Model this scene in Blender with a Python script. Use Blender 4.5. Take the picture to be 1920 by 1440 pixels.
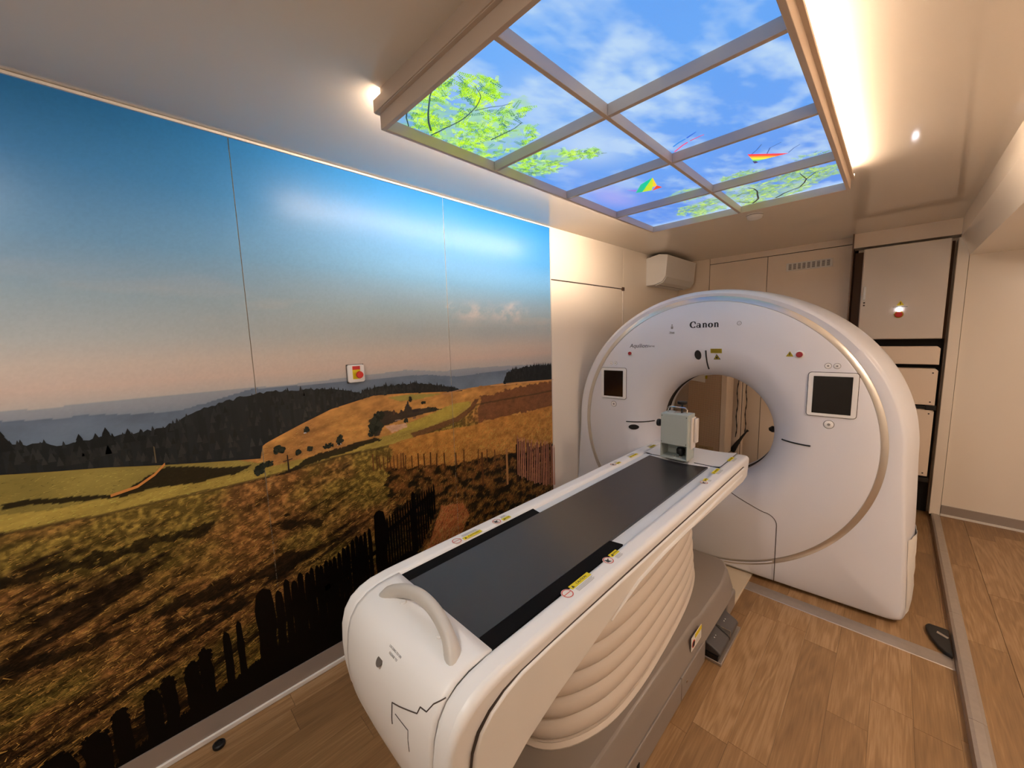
import bpy, bmesh, math, random
import numpy as np
from mathutils import Vector, Matrix

for o in list(bpy.data.objects):
    bpy.data.objects.remove(o)
random.seed(7)
S = bpy.context.scene
COL = S.collection
PI = math.pi

# ------------------------------------------------------------------ camera, world, exposure
CAM_H = 1.67
yaw, pit, rol = math.radians(-45.129), math.radians(7.025), math.radians(1.635)
fw = Vector((math.sin(yaw)*math.cos(pit), math.cos(yaw)*math.cos(pit), -math.sin(pit)))
rt = Vector((math.cos(yaw), -math.sin(yaw), 0))
dn = fw.cross(rt)
r2 = math.cos(rol)*rt + math.sin(rol)*dn
d2 = -math.sin(rol)*rt + math.cos(rol)*dn
cam = bpy.data.cameras.new('camera')
cam.sensor_width = 36.0
cam.lens = 715.33/1920*36.0
cam.clip_start = 0.02
camo = bpy.data.objects.new('camera', cam)
COL.objects.link(camo)
mt = Matrix((( r2.x, -d2.x, -fw.x, 0), (r2.y, -d2.y, -fw.y, 0), (r2.z, -d2.z, -fw.z, CAM_H), (0, 0, 0, 1)))
camo.matrix_world = mt
S.camera = camo

W = bpy.data.worlds.new('world')
S.world = W
W.use_nodes = True
W.node_tree.nodes['Background'].inputs[0].default_value = (0.02, 0.02, 0.02, 1)
S.view_settings.view_transform = 'Standard'
S.view_settings.look = 'None'
S.view_settings.exposure = 0.0
S.view_settings.gamma = 1.0
S.view_settings.use_curve_mapping = False

LED_STRENGTH = 165.0       # warm strips on the sides of the sky ceiling
LED_COLOR = (1.0, 0.77, 0.57)
SKY_STRENGTH = 1.2       # backlit sky pictures
FILL_STRENGTH = 110.0       # added fill lamps, unseen behind the camera and in the side bay

# ------------------------------------------------------------------ materials
def lin(c):
    return tuple(((x/255.0)/12.92 if x/255.0 <= 0.04045 else ((x/255.0+0.055)/1.055)**2.4) for x in c)

def mat(name, col, rough=0.5, metal=0.0, spec=0.5, noise=0.04, nscale=6.0, bump=0.0, bscale=300.0, coat=0.0):
    m = bpy.data.materials.new(name)
    m.use_nodes = True
    nt = m.node_tree
    b = nt.nodes['Principled BSDF']
    c = lin(col)
    tc = nt.nodes.new('ShaderNodeTexCoord')
    n = nt.nodes.new('ShaderNodeTexNoise')
    n.inputs['Scale'].default_value = nscale
    n.inputs['Detail'].default_value = 4
    nt.links.new(tc.outputs['Object'], n.inputs['Vector'])
    mx = nt.nodes.new('ShaderNodeMix')
    mx.data_type = 'RGBA'
    mx.inputs[6].default_value = (*[x*(1-noise) for x in c], 1)
    mx.inputs[7].default_value = (*[min(1, x*(1+noise)) for x in c], 1)
    nt.links.new(n.outputs['Fac'], mx.inputs[0])
    nt.links.new(mx.outputs[2], b.inputs['Base Color'])
    b.inputs['Roughness'].default_value = rough
    b.inputs['Metallic'].default_value = metal
    b.inputs['Specular IOR Level'].default_value = spec
    b.inputs['Coat Weight'].default_value = coat
    if bump > 0:
        n2 = nt.nodes.new('ShaderNodeTexNoise')
        n2.inputs['Scale'].default_value = bscale
        nt.links.new(tc.outputs['Object'], n2.inputs['Vector'])
        bp = nt.nodes.new('ShaderNodeBump')
        bp.inputs['Strength'].default_value = bump
        bp.inputs['Distance'].default_value = 0.001
        nt.links.new(n2.outputs['Fac'], bp.inputs['Height'])
        nt.links.new(bp.outputs[0], b.inputs['Normal'])
    return m

def emis(name, col, strength):
    m = bpy.data.materials.new(name)
    m.use_nodes = True
    nt = m.node_tree
    nt.nodes.remove(nt.nodes['Principled BSDF'])
    e = nt.nodes.new('ShaderNodeEmission')
    e.inputs[0].default_value = (*col, 1)
    e.inputs[1].default_value = strength
    nt.links.new(e.outputs[0], nt.nodes['Material Output'].inputs[0])
    return m

def attr_mat(name, rough=0.3, emit=None, spec=0.5):
    m = bpy.data.materials.new(name)
    m.use_nodes = True
    nt = m.node_tree
    b = nt.nodes['Principled BSDF']
    a = nt.nodes.new('ShaderNodeAttribute')
    a.attribute_name = 'Col'
    if emit is None:
        nt.links.new(a.outputs['Color'], b.inputs['Base Color'])
        b.inputs['Roughness'].default_value = rough
        b.inputs['Specular IOR Level'].default_value = spec
    else:
        nt.links.new(a.outputs['Color'], b.inputs['Emission Color'])
        b.inputs['Emission Strength'].default_value = emit
        b.inputs['Base Color'].default_value = (0.02, 0.02, 0.02, 1)
        b.inputs['Roughness'].default_value = 0.4
        m.cycles.emission_sampling = 'NONE'
    return m

WALL = mat('beige_laminate', (246, 236, 222), 0.22, noise=0.02, nscale=2.0, spec=0.45)
CEIL = mat('glossy_ceiling_laminate', (236, 226, 212), 0.075, noise=0.02, nscale=2.0, spec=0.55)
WHITE = mat('white_abs_plastic', (236, 234, 232), 0.38, noise=0.015)
WHITE_SOFT = mat('white_painted_cover', (232, 230, 226), 0.45, noise=0.02)
GANTRY = mat('gantry_white', (226, 226, 232), 0.33, noise=0.015, nscale=3)
SILVER = mat('silver_trim', (205, 200, 192), 0.32, metal=0.85, noise=0.04)
CHROME = mat('chrome', (220, 218, 214), 0.12, metal=1.0)
BLACK = mat('black_plastic', (14, 13, 14), 0.45)
GLOSSBLACK = mat('screen_black', (6, 6, 8), 0.12)
DARK = mat('dark_gap', (10, 8, 7), 0.8)
SEAM = mat('seam_shadow_grey', (70, 60, 55), 0.7)
GREYH = mat('grey_handle_plastic', (196, 190, 182), 0.42, bump=0.15, bscale=800)
TAUPE = mat('taupe_painted_base', (142, 133, 126), 0.38, noise=0.03, bump=0.1, bscale=500)
TAUPE_D = mat('dark_grey_pedal', (74, 70, 70), 0.45, bump=0.2, bscale=600)
BELLOW = mat('cream_bellows_rubber', (212, 200, 188), 0.5, noise=0.03, nscale=8)
DECK = mat('pale_grey_deck', (214, 218, 222), 0.3, noise=0.01)
CARBON = mat('dark_carbon_tabletop', (38, 37, 40), 0.3, noise=0.12, nscale=30, spec=0.6)
PAD = mat('matt_black_pad', (4, 4, 6), 0.8, spec=.15, bump=0.2, bscale=900)
FRAMEM = mat('light_box_frame', (205, 186, 168), 0.42, noise=0.02)
ALU = mat('brushed_aluminium', (176, 166, 156), 0.38, metal=0.7, noise=0.1, nscale=40)
BASEB = mat('grey_skirting', (168, 158, 150), 0.35, noise=0.03, metal=0.25)
CABW = mat('cabinet_enamel', (222, 212, 202), 0.3, noise=0.02)
PANELB = mat('back_panel_laminate', (246, 228, 208), 0.3, noise=0.02)
YEL = mat('yellow_label', (226, 205, 20), 0.5)
YELD = mat('dull_yellow_label', (170, 150, 20), 0.5)
RED = mat('red_plastic', (200, 24, 16), 0.3)
REDL = mat('red_print', (200, 70, 60), 0.5)
PINK = mat('dark_red_button', (150, 30, 42), 0.3)
PAPER = mat('paper_white', (230, 226, 220), 0.6)
INK = mat('dark_ink', (30, 30, 34), 0.6)
GREYINK = mat('grey_ink', (140, 136, 134), 0.6)
BEADW = mat('white_bead', (238, 234, 228), 0.4)
PLATEC = mat('cream_floor_plate', (212, 196, 170), 0.5)
BOXG = mat('grey_green_enamel', (176, 184, 178), 0.4, bump=0.05)
MESHM = None

def wood_mat(name):
    m = bpy.data.materials.new(name)
    m.use_nodes = True
    nt = m.node_tree
    b = nt.nodes['Principled BSDF']
    N = nt.nodes.new
    L = nt.links.new
    g = N('ShaderNodeNewGeometry')
    oi = N('ShaderNodeObjectInfo')
    comb = N('ShaderNodeCombineXYZ')
    mul = N('ShaderNodeMath'); mul.operation = 'MULTIPLY'; mul.inputs[1].default_value = 37.0
    L(oi.outputs['Random'], mul.inputs[0])
    L(mul.outputs[0], comb.inputs[0]); L(mul.outputs[0], comb.inputs[1])
    add = N('ShaderNodeVectorMath'); add.operation = 'ADD'
    L(g.outputs['Position'], add.inputs[0]); L(comb.outputs[0], add.inputs[1])
    mp = N('ShaderNodeMapping'); mp.inputs['Scale'].default_value = (9, 1.1, 1)
    L(add.outputs[0], mp.inputs[0])
    n1 = N('ShaderNodeTexNoise'); n1.inputs['Scale'].default_value = 1.0; n1.inputs['Detail'].default_value = 2
    n1.inputs['Distortion'].default_value = 0.6
    L(mp.outputs[0], n1.inputs[0])
    # growth rings: bands of the slow noise
    m2 = N('ShaderNodeMath'); m2.operation = 'MULTIPLY'; m2.inputs[1].default_value = 42.0
    L(n1.outputs['Fac'], m2.inputs[0])
    sn = N('ShaderNodeMath'); sn.operation = 'SINE'; L(m2.outputs[0], sn.inputs[0])
    mp2 = N('ShaderNodeMapping'); mp2.inputs['Scale'].default_value = (160, 7, 1)
    L(add.outputs[0], mp2.inputs[0])
    n2 = N('ShaderNodeTexNoise'); n2.inputs['Scale'].default_value = 1.0; n2.inputs['Detail'].default_value = 5
    L(mp2.outputs[0], n2.inputs[0])
    # combine
    a1 = N('ShaderNodeMath'); a1.operation = 'MULTIPLY_ADD'; a1.inputs[1].default_value = 0.07; a1.inputs[2].default_value = 0.5
    L(sn.outputs[0], a1.inputs[0])
    a2 = N('ShaderNodeMath'); a2.operation = 'MULTIPLY_ADD'; a2.inputs[1].default_value = 0.55; L(n2.outputs['Fac'], a2.inputs[0]); L(a1.outputs[0], a2.inputs[2])
    a3 = N('ShaderNodeMath'); a3.operation = 'MULTIPLY_ADD'; a3.inputs[1].default_value = 0.26; L(oi.outputs['Random'], a3.inputs[0]); L(a2.outputs[0], a3.inputs[2])
    cr = N('ShaderNodeValToRGB')
    cr.color_ramp.elements[0].position = 0.55; cr.color_ramp.elements[0].color = (*lin((126, 96, 64)), 1)
    cr.color_ramp.elements[1].position = 1.25 if False else 1.0; cr.color_ramp.elements[1].color = (*lin((172, 138, 100)), 1)
    e = cr.color_ramp.elements.new(0.8); e.color = (*lin((148, 114, 76)), 1)
    sub = N('ShaderNodeMath'); sub.operation = 'SUBTRACT'; sub.inputs[1].default_value = 0.12; L(a3.outputs[0], sub.inputs[0])
    L(sub.outputs[0], cr.inputs[0])
    L(cr.outputs[0], b.inputs['Base Color'])
    b.inputs['Roughness'].default_value = 0.42
    b.inputs['Specular IOR Level'].default_value = 0.4
    return m
WOOD = wood_mat('oak_vinyl_plank')

# ------------------------------------------------------------------ mesh helpers
class MB:
    def __init__(s): s.v = []; s.f = []
    def add(s, vs, fs):
        n = len(s.v); s.v += [tuple(v) for v in vs]; s.f += [tuple(i+n for i in f) for f in fs]; return s
    def box(s, x0, x1, y0, y1, z0, z1):
        return s.add([(x0,y0,z0),(x1,y0,z0),(x1,y1,z0),(x0,y1,z0),(x0,y0,z1),(x1,y0,z1),(x1,y1,z1),(x0,y1,z1)],
                     [(0,3,2,1),(4,5,6,7),(0,1,5,4),(1,2,6,5),(2,3,7,6),(3,0,4,7)])
    def prism(s, poly, axis, a, b):
        """poly: 2D points in the plane normal to axis; extruded from a to b"""
        n = len(poly)
        def P(p, t):
            if axis == 'x': return (t, p[0], p[1])
            if axis == 'y': return (p[0], t, p[1])
            return (p[0], p[1], t)
        vs = [P(p, a) for p in poly]+[P(p, b) for p in poly]
        fs = [tuple(range(n-1, -1, -1)), tuple(range(n, 2*n))]
        for i in range(n):
            j = (i+1) % n; fs.append((i, j, n+j, n+i))
        return s.add(vs, fs)
    def tube(s, pts, r, n=12, cap=True, flat=1.0, up=None):
        pts = [Vector(p) for p in pts]; rings = []
        rr = r if isinstance(r, (list, tuple)) else [r]*len(pts)
        prev = None
        for i, p in enumerate(pts):
            t = (pts[min(i+1, len(pts)-1)]-pts[max(i-1, 0)]).normalized()
            a = up and Vector(up) or prev
            if a is None: a = Vector((0,0,1)) if abs(t.z) < .9 else Vector((1,0,0))
            x = (a - a.dot(t)*t).normalized(); prev = x; y = t.cross(x)
            rings.append([p + rr[i]*(math.cos(2*PI*k/n)*x + flat*math.sin(2*PI*k/n)*y) for k in range(n)])
        base = len(s.v)
        vs = [v for r_ in rings for v in r_]; fs = []
        for i in range(len(pts)-1):
            for k in range(n):
                k2 = (k+1) % n; fs.append((i*n+k, i*n+k2, (i+1)*n+k2, (i+1)*n+k))
        if cap: fs += [tuple(range(n-1, -1, -1)), tuple(range((len(pts)-1)*n, len(pts)*n))]
        return s.add(vs, fs)
    def lathe(s, prof, c, axis='z', n=32, cap=True):
        """prof: (radius, height) list along axis from c"""
        vs = []; fs = []; c = Vector(c)
        for (r, h) in prof:
            for k in range(n):
                a = 2*PI*k/n; x, y = r*math.cos(a), r*math.sin(a)
                if axis == 'z': vs.append(c+Vector((x, y, h)))
                elif axis == 'y': vs.append(c+Vector((x, h, y)))
                else: vs.append(c+Vector((h, x, y)))
        m = len(prof)
        for i in range(m-1):
            for k in range(n):
                k2 = (k+1) % n; fs.append((i*n+k, i*n+k2, (i+1)*n+k2, (i+1)*n+k))
        if cap: fs += [tuple(range(n-1, -1, -1)), tuple(range((m-1)*n, m*n))]
        return s.add(vs, fs)
    def grid(s, rows, closed=False):
        """rows: list of equally long point rows; closed joins the ends of a row"""
        n = len(rows[0]); vs = [p for r in rows for p in r]; fs = []
        for i in range(len(rows)-1):
            for k in range(n if closed else n-1):
                k2 = (k+1) % n; fs.append((i*n+k, i*n+k2, (i+1)*n+k2, (i+1)*n+k))
        return s.add(vs, fs)
    def build(s, name, m, parent=None, bevel=0, seg=2, smooth=35, loc=None, fix=True):
        me = bpy.data.meshes.new(name)
        me.from_pydata(s.v, [], s.f)
        if fix:
            bm = bmesh.new(); bm.from_mesh(me)
            bmesh.ops.recalc_face_normals(bm, faces=bm.faces)
            bm.to_mesh(me); bm.free()
        if smooth:
            me.shade_smooth(); me.set_sharp_from_angle(angle=math.radians(smooth))
        me.materials.append(m)
        o = bpy.data.objects.new(name, me); COL.objects.link(o)
        if parent: o.parent = parent
        if loc: o.location = loc
        if bevel:
            b = o.modifiers.new('bevel', 'BEVEL'); b.width = bevel; b.segments = seg; b.limit_method = 'ANGLE'; b.angle_limit = math.radians(40)
            b.harden_normals = False
        return o

def tag(o, label=None, cat=None, group=None, kind=None):
    if label: o['label'] = label
    if cat: o['category'] = cat
    if group: o['group'] = group
    if kind: o['kind'] = kind
    return o
def thing(name, label, cat, loc=(0,0,0), rz=0, group=None):
    o = bpy.data.objects.new(name, None); COL.objects.link(o); o.location = loc; o.rotation_euler = (0,0,rz)
    o.empty_display_size = 0.1
    return tag(o, label, cat, group)
def box(name, m, x0, x1, y0, y1, z0, z1, parent=None, bevel=0, seg=2, **k):
    return MB().box(x0,x1,y0,y1,z0,z1).build(name, m, parent, bevel, seg, **k)
def struct(o): o['kind'] = 'structure'; return o
def stuff(o): o['kind'] = 'stuff'; return o
def rrect(x0, x1, y0, y1, r, n=5):
    p = []
    for cx, cy, a0 in ((x1-r,y1-r,0),(x0+r,y1-r,90),(x0+r,y0+r,180),(x1-r,y0+r,270)):
        for k in range(n+1):
            a = math.radians(a0+90*k/n); p.append((cx+r*math.cos(a), cy+r*math.sin(a)))
    return p
def text(name, body, size, m, parent, M, bold=0.0, shear=0.0, ext=0.0004, align='CENTER', sx=1.0):
    cu = bpy.data.curves.new(name, 'FONT'); cu.body = body; cu.size = size; cu.offset = bold; cu.shear = shear
    cu.extrude = ext; cu.align_x = align; cu.align_y = 'CENTER'; cu.resolution_u = 3
    t = bpy.data.objects.new(name+'_tmp', cu); COL.objects.link(t)
    me = bpy.data.meshes.new_from_object(t.evaluated_get(bpy.context.evaluated_depsgraph_get()))
    bpy.data.objects.remove(t)
    me.transform(Matrix.Diagonal((sx,1,1,1))); me.transform(M)
    me.name = name; me.materials.clear(); me.materials.append(m)
    o = bpy.data.objects.new(name, me); COL.objects.link(o); o.parent = parent
    return o
def face_M(u, v, z, s=1):            # text on a plane facing -y
    return Matrix.Translation((u, v, z)) @ Matrix.Rotation(PI/2, 4, 'X')

# ================================================================== ROOM
XW = -1.96; ZC = 2.512; YB = 4.94; XL = 0.32
YF = -1.25; XR = 1.75
wl = thing('wall_left', None, None); struct(wl)
box('wall_core', WALL, XW-0.12, XW-0.012, YF-.1, YB+.1, -0.05, ZC+.05, wl)
box('wall_panel', WALL, XW-0.014, XW, 2.412, 3.555, 2.118, ZC, wl)
box('wall_panel', WALL, XW-0.014, XW, 3.558, YB, 0.0, ZC, wl)
door = thing('door_1', None, None); struct(door)
box('door_leaf', WALL, XW-0.014, XW-0.001, 2.414, 3.545, 0.0, 2.108, door)
box('edge_strip', CABW, XW-0.013, XW+0.006, 3.545, 3.557, 0.0, 2.10, door, 0.002)
box('top_gap', SEAM, XW-0.0135, XW-0.008, 2.43, 3.545, 2.106, 2.118, door)
box('hinge', mat('hinge_brown', (90, 60, 40), .4), XW-0.01, XW+0.012, 3.53, 3.565, 2.095, 2.13, door, 0.002)
ce = box('ceiling', CEIL, XW-.1, XL+.02, YF-.1, YB+.1, ZC, ZC+.05); struct(ce)
# back wall and its fixed panels
wb = thing('wall_back', None, None); struct(wb)
box('wall_core', PANELB, XW-.1, XR+.1, YB+.03, YB+.15, -.05, ZC+.05, wb)
box('gap_backing', DARK, XW, -.30, YB+.02, YB+.03, 0, ZC, wb)
box('wall_panel', PANELB, XW, -1.606, YB, YB+.02, 0, ZC, wb)
box('wall_panel', PANELB, -1.600, -.335, YB, YB+.02, 2.450, ZC, wb)
box('wall_panel', PANELB, -1.600, -1.027, YB, YB+.02, 0, 2.443, wb)
box('wall_panel', PANELB, -1.021, -.335, YB, YB+.02, 0, 2.443, wb)
t5 = box('trim_5', PANELB, -.325, XL+.02, 4.80, YB+.02, 2.385, ZC); struct(t5)
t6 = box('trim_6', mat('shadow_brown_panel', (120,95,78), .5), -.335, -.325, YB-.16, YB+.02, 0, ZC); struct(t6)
wf = box('wall_front', WALL, XW-.1, XR+.1, YF-.12, YF, -.05, ZC+.05); struct(wf)
# right: beam over the extension, extension walls
wr = thing('wall_right', None, None); struct(wr)
box('side_wall', WALL, XR, XR+.1, YF, 4.9, 0, 2.3, wr)
MB().prism([(XL,ZC),(XL,2.365),(XL+.055,2.215),(XR+.1,2.215),(XR+.1,2.30),(XL+.10,ZC)], 'y', YF, 4.83).build('ceiling_beam', WALL, wr, smooth=0)
box('end_wall', WALL, XL+.056, XR, 4.82, 4.9, 0.03, 2.216, wr)
box('end_post', WALL, XL-.012, XL+.052, 4.80, 4.96, 0.03, 2.36, wr, .003)
# floor planks
fl = thing('floor', None, None); struct(fl)
box('subfloor', DARK, XW-.1, XR+.1, YF-.1, YB+.1, -.08, -.008, fl)
PW = 0.1345; PL = 0.92
def planks(parent, x0, x1, y0, y1, z, ph, seed):
    rnd = random.Random(seed); protos = {}
    k = 0; x = x0 - ph
    while x < x1 - 1e-4:
        xa, xb = max(x, x0), min(x+PW, x1)
        y = y0 - rnd.random()*PL
        while y < y1:
            L = PL
            ya, yb = max(y, y0), min(y+L, y1)
            if yb-ya > .02 and xb-xa > .01:
                key = (round(xb-xa, 3), round(yb-ya, 3))
                if key not in protos:
                    o = MB().box(.0006, key[0]-.0006, .0006, key[1]-.0006, -.006, 0).build('plank', WOOD, parent, smooth=0)
                    protos[key] = o.data
                else:
                    o = bpy.data.objects.new('plank', protos[key]); COL.objects.link(o); o.parent = parent
                o.location = (xa, ya, z + rnd.uniform(-.0002, .0002)); k += 1
            y += L
        x += PW
    return k
planks(fl, XW, XL, YF, YB, 0, 0.03, 3)
fx = thing('floor', None, None); struct(fx)
planks(fx, XL+.05, XR, YF, 4.82, .034, 0.0, 11)
# metal edge of the raised floor, in lengths
tr = thing('trim_1', None, None); struct(tr)
ys = [YF, -.3, 1.05, 2.31, 3.16, 4.02, 4.80]
for a, b in zip(ys[:-1], ys[1:]):
    MB().prism([(XL-.004,.004),(XL,.040),(XL+.012,.043),(XL+.040,.041),(XL+.052,.036),(XL+.052,-.01),(XL-.004,-.01)], 'y', a+.0008, b-.0008).build('edge_profile', ALU, tr, smooth=0)
t2 = MB().prism([(2.668,.0),(2.672,.003),(2.72,.0045),(2.768,.003),(2.772,.0)], 'x', -.598, XL-.006).build('trim_2', ALU, smooth=0); struct(t2)
# skirting
bb = thing('baseboard_left', None, None); struct(bb)
box('skirting_board', BASEB, XW, XW+.008, YF, 2.41, .022, .108, bb)
box('floor_bead', BEADW, XW, XW+.016, YF, 2.41, 0, .024, bb, .004)
b2 = thing('baseboard_back', None, None); struct(b2)
box('skirting_board', BASEB, XL+.056, XR, 4.808, 4.82, .048, .125, b2)
box('floor_bead', BEADW, XL+.054, XR, 4.80, 4.812, .034, .05, b2)
box('floor_bead', CABW, XW, XW+.01, 2.414, 3.54, 0, .03, door)
tt = box('trim_3', BEADW, XW, XW+.008, YF, 2.412, ZC-.011, ZC-.002); struct(tt)
tt = box('trim_4', CABW, XW, XW+.004, 2.408, 2.416, 0, ZC-.001); struct(tt)

# ================================================================== MURAL (flat print on the wall panels)
rng = np.random.default_rng(5)
def vnoise(x, y, seed):
    r = np.random.default_rng(seed); T = r.random((256, 256))
    xi = np.floor(x).astype(int); yi = np.floor(y).astype(int); fx_ = x-xi; fy_ = y-yi
    fx_ = fx_*fx_*(3-2*fx_); fy_ = fy_*fy_*(3-2*fy_)
    a = T[xi % 256, yi % 256]; b = T[(xi+1) % 256, yi % 256]; c = T[xi % 256, (yi+1) % 256]; d = T[(xi+1) % 256, (yi+1) % 256]
    return (a*(1-fx_)+b*fx_)*(1-fy_)+(c*(1-fx_)+d*fx_)*fy_
def fbm(x, y, seed, oct=4):
    s = 0; a = 1; t = 0
    for k in range(oct):
        s = s+a*vnoise(x*2**k+17*k, y*2**k+31*k, seed+k); t += a; a *= .55
    return s/t
def inpoly(Y, Z, P):
    ins = np.zeros(Y.shape, bool); n = len(P)
    for i in range(n):
        y1, z1 = P[i]; y2, z2 = P[(i+1) % n]
        if z1 == z2: continue
        c = ((z1 > Z) != (z2 > Z)) & (Y < (y2-y1)*(Z-z1)/(z2-z1)+y1)
        ins ^= c
    return ins
def mw(y, z): return (y*1.0103, 1.67+(z-1.67)*1.0103)
def ML(L): return [mw(*p) for p in L]
def interp(Y, L): 
    L = sorted(L); return np.interp(Y, [p[0] for p in L], [p[1] for p in L])
def L3(*c): return np.array(lin(c))
far1 = ML([(-1.3,1.49),(-0.300,1.486),(-0.194,1.483),(-0.073,1.488),(0.065,1.487),(0.260,1.486),(0.453,1.484),(0.633,1.487),(0.798,1.493),(1.088,1.502),(1.338,1.475),(1.546,1.478),(1.937,1.467),(2.391,1.447)])
far2 = ML([(-1.3,1.48),(-0.304,1.456),(-0.198,1.445),(-0.140,1.446),(-0.012,1.430),(0.104,1.425),(0.257,1.457),(0.352,1.479),(0.539,1.477),(0.732,1.472),(1.020,1.469),(1.225,1.465),(1.457,1.431),(1.845,1.440),(2.390,1.413)])
fortop = ML([(-1.3,1.44),(-0.310,1.394),(-0.271,1.376),(-0.229,1.369),(-0.198,1.351),(-0.148,1.360),(-0.112,1.362),(-0.067,1.364),(0.037,1.363),(0.100,1.380),(0.168,1.415),(0.255,1.438),(0.350,1.457),(0.451,1.460),(0.630,1.450),(0.755,1.430),(0.808,1.405),(0.836,1.412),(0.895,1.423),(0.955,1.428),(1.151,1.422),(1.295,1.398),(1.486,1.343)])
forbot = ML([(-1.3,1.36),(-0.322,1.294),(-0.218,1.276),(-0.098,1.258),(0.038,1.230),(0.197,1.202),(0.362,1.175),(0.363,1.223),(0.389,1.241),(0.523,1.294),(0.670,1.347),(0.892,1.387),(1.079,1.376),(1.486,1.339)])
ridge = ML([(-1.3,1.35),(-0.322,1.292),(-.1,1.262),(.2,1.21),(0.35,1.19),(0.372,1.235),(0.389,1.245),(0.523,1.294),(0.670,1.347),(0.892,1.387),(1.079,1.386),(1.486,1.345),(1.630,1.351),(1.852,1.346),(2.391,1.331)])
meadow_mid = ML([(-1.3,1.2),(-0.338,1.160),(-0.233,1.140),(-0.043,1.135),(0.189,1.126),(0.377,1.119),(0.507,1.122),(0.703,1.126),(0.872,1.140),(1.062,1.160),(1.205,1.175),(1.402,1.215),(1.533,1.255)])
line1 = ML([(-1.3,1.13),(-0.344,1.106),(-0.117,1.085),(0.101,1.083),(0.374,1.081),(0.650,1.097),(1.060,1.095),(1.45,1.14),(1.59,1.23)])
polys = dict(
 shadow=[(-0.077,1.151),(-0.010,1.185),(0.056,1.216),(0.194,1.178),(0.321,1.152),(0.261,1.125),(0.122,1.132),(0.000,1.147),(-0.071,1.139),(-0.230,1.163),(-0.336,1.175),(-0.332,1.195),(-0.205,1.178)],
 green2=[(0.965,1.363),(1.078,1.363),(1.330,1.338),(1.179,1.325),(1.043,1.332)],
 meadow2=[(1.012,1.130),(1.031,1.157),(1.205,1.155),(1.402,1.186),(1.533,1.246),(1.525,1.264),(1.406,1.264),(1.209,1.219),(1.033,1.187)],
 road=[(1.112,1.109),(1.441,1.145),(1.576,1.211),(1.611,1.267),(1.580,1.271),(1.541,1.227),(1.422,1.176),(1.097,1.137)],
 plaza=[(0.944,1.204),(1.067,1.202),(1.082,1.178),(0.982,1.160)],
 hedge=[(0.332,1.069),(0.460,1.094),(0.603,1.136),(0.705,1.145),(0.874,1.153),(0.933,1.132),(0.703,1.112),(0.504,1.082),(0.374,1.081)],
 village=[(0.879,1.216),(0.852,1.250),(0.930,1.295),(0.976,1.288),(1.022,1.262),(1.072,1.272),(1.081,1.308),(1.101,1.305),(1.113,1.272),(1.212,1.266),(1.324,1.239),(1.173,1.231),(1.069,1.227),(0.938,1.205),(0.904,1.158),(0.874,1.159)],
 streak=[(-.9,1.0),(-0.362,0.954),(-0.218,0.959),(-0.049,0.956),(0.171,0.945),(0.150,0.907),(-0.053,0.916),(-0.223,0.913),(-0.366,0.920),(-.9,.93)],
 blob=[(-0.051,0.666),(0.043,0.680),(0.181,0.690),(0.251,0.620),(0.105,0.614),(-0.023,0.639)],
 blob2=[(0.252,0.632),(0.337,0.679),(0.425,0.704),(0.562,0.657),(0.511,0.625),(0.374,0.612)],
 blob3=[(0.331,0.834),(0.419,0.877),(0.505,0.832),(0.626,0.814),(0.573,0.778),(0.434,0.806)],
 band2=[(-.9,.75),(-0.394,0.679),(-0.330,0.683),(-0.216,0.659),(-0.08,.635),(-0.232,0.618),(-0.336,0.629),(-0.400,0.635),(-.9,.66)],
 band3=[(0.0,.60),(.25,.575),(.31,.52),(.24,.53),(.02,.575)],
 path=[(1.287,0.636),(1.453,0.597),(1.493,0.498),(1.397,0.368),(1.155,0.382),(1.199,0.484)],
)
polys = {k: ML(v) for k, v in polys.items()}
scrub_top = ML([(0.86,1.01),(0.923,0.975),(1.051,0.945),(1.190,0.920),(1.384,0.875),(1.603,0.860),(1.853,0.835),(2.079,0.80),(2.4,.80)])
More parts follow.
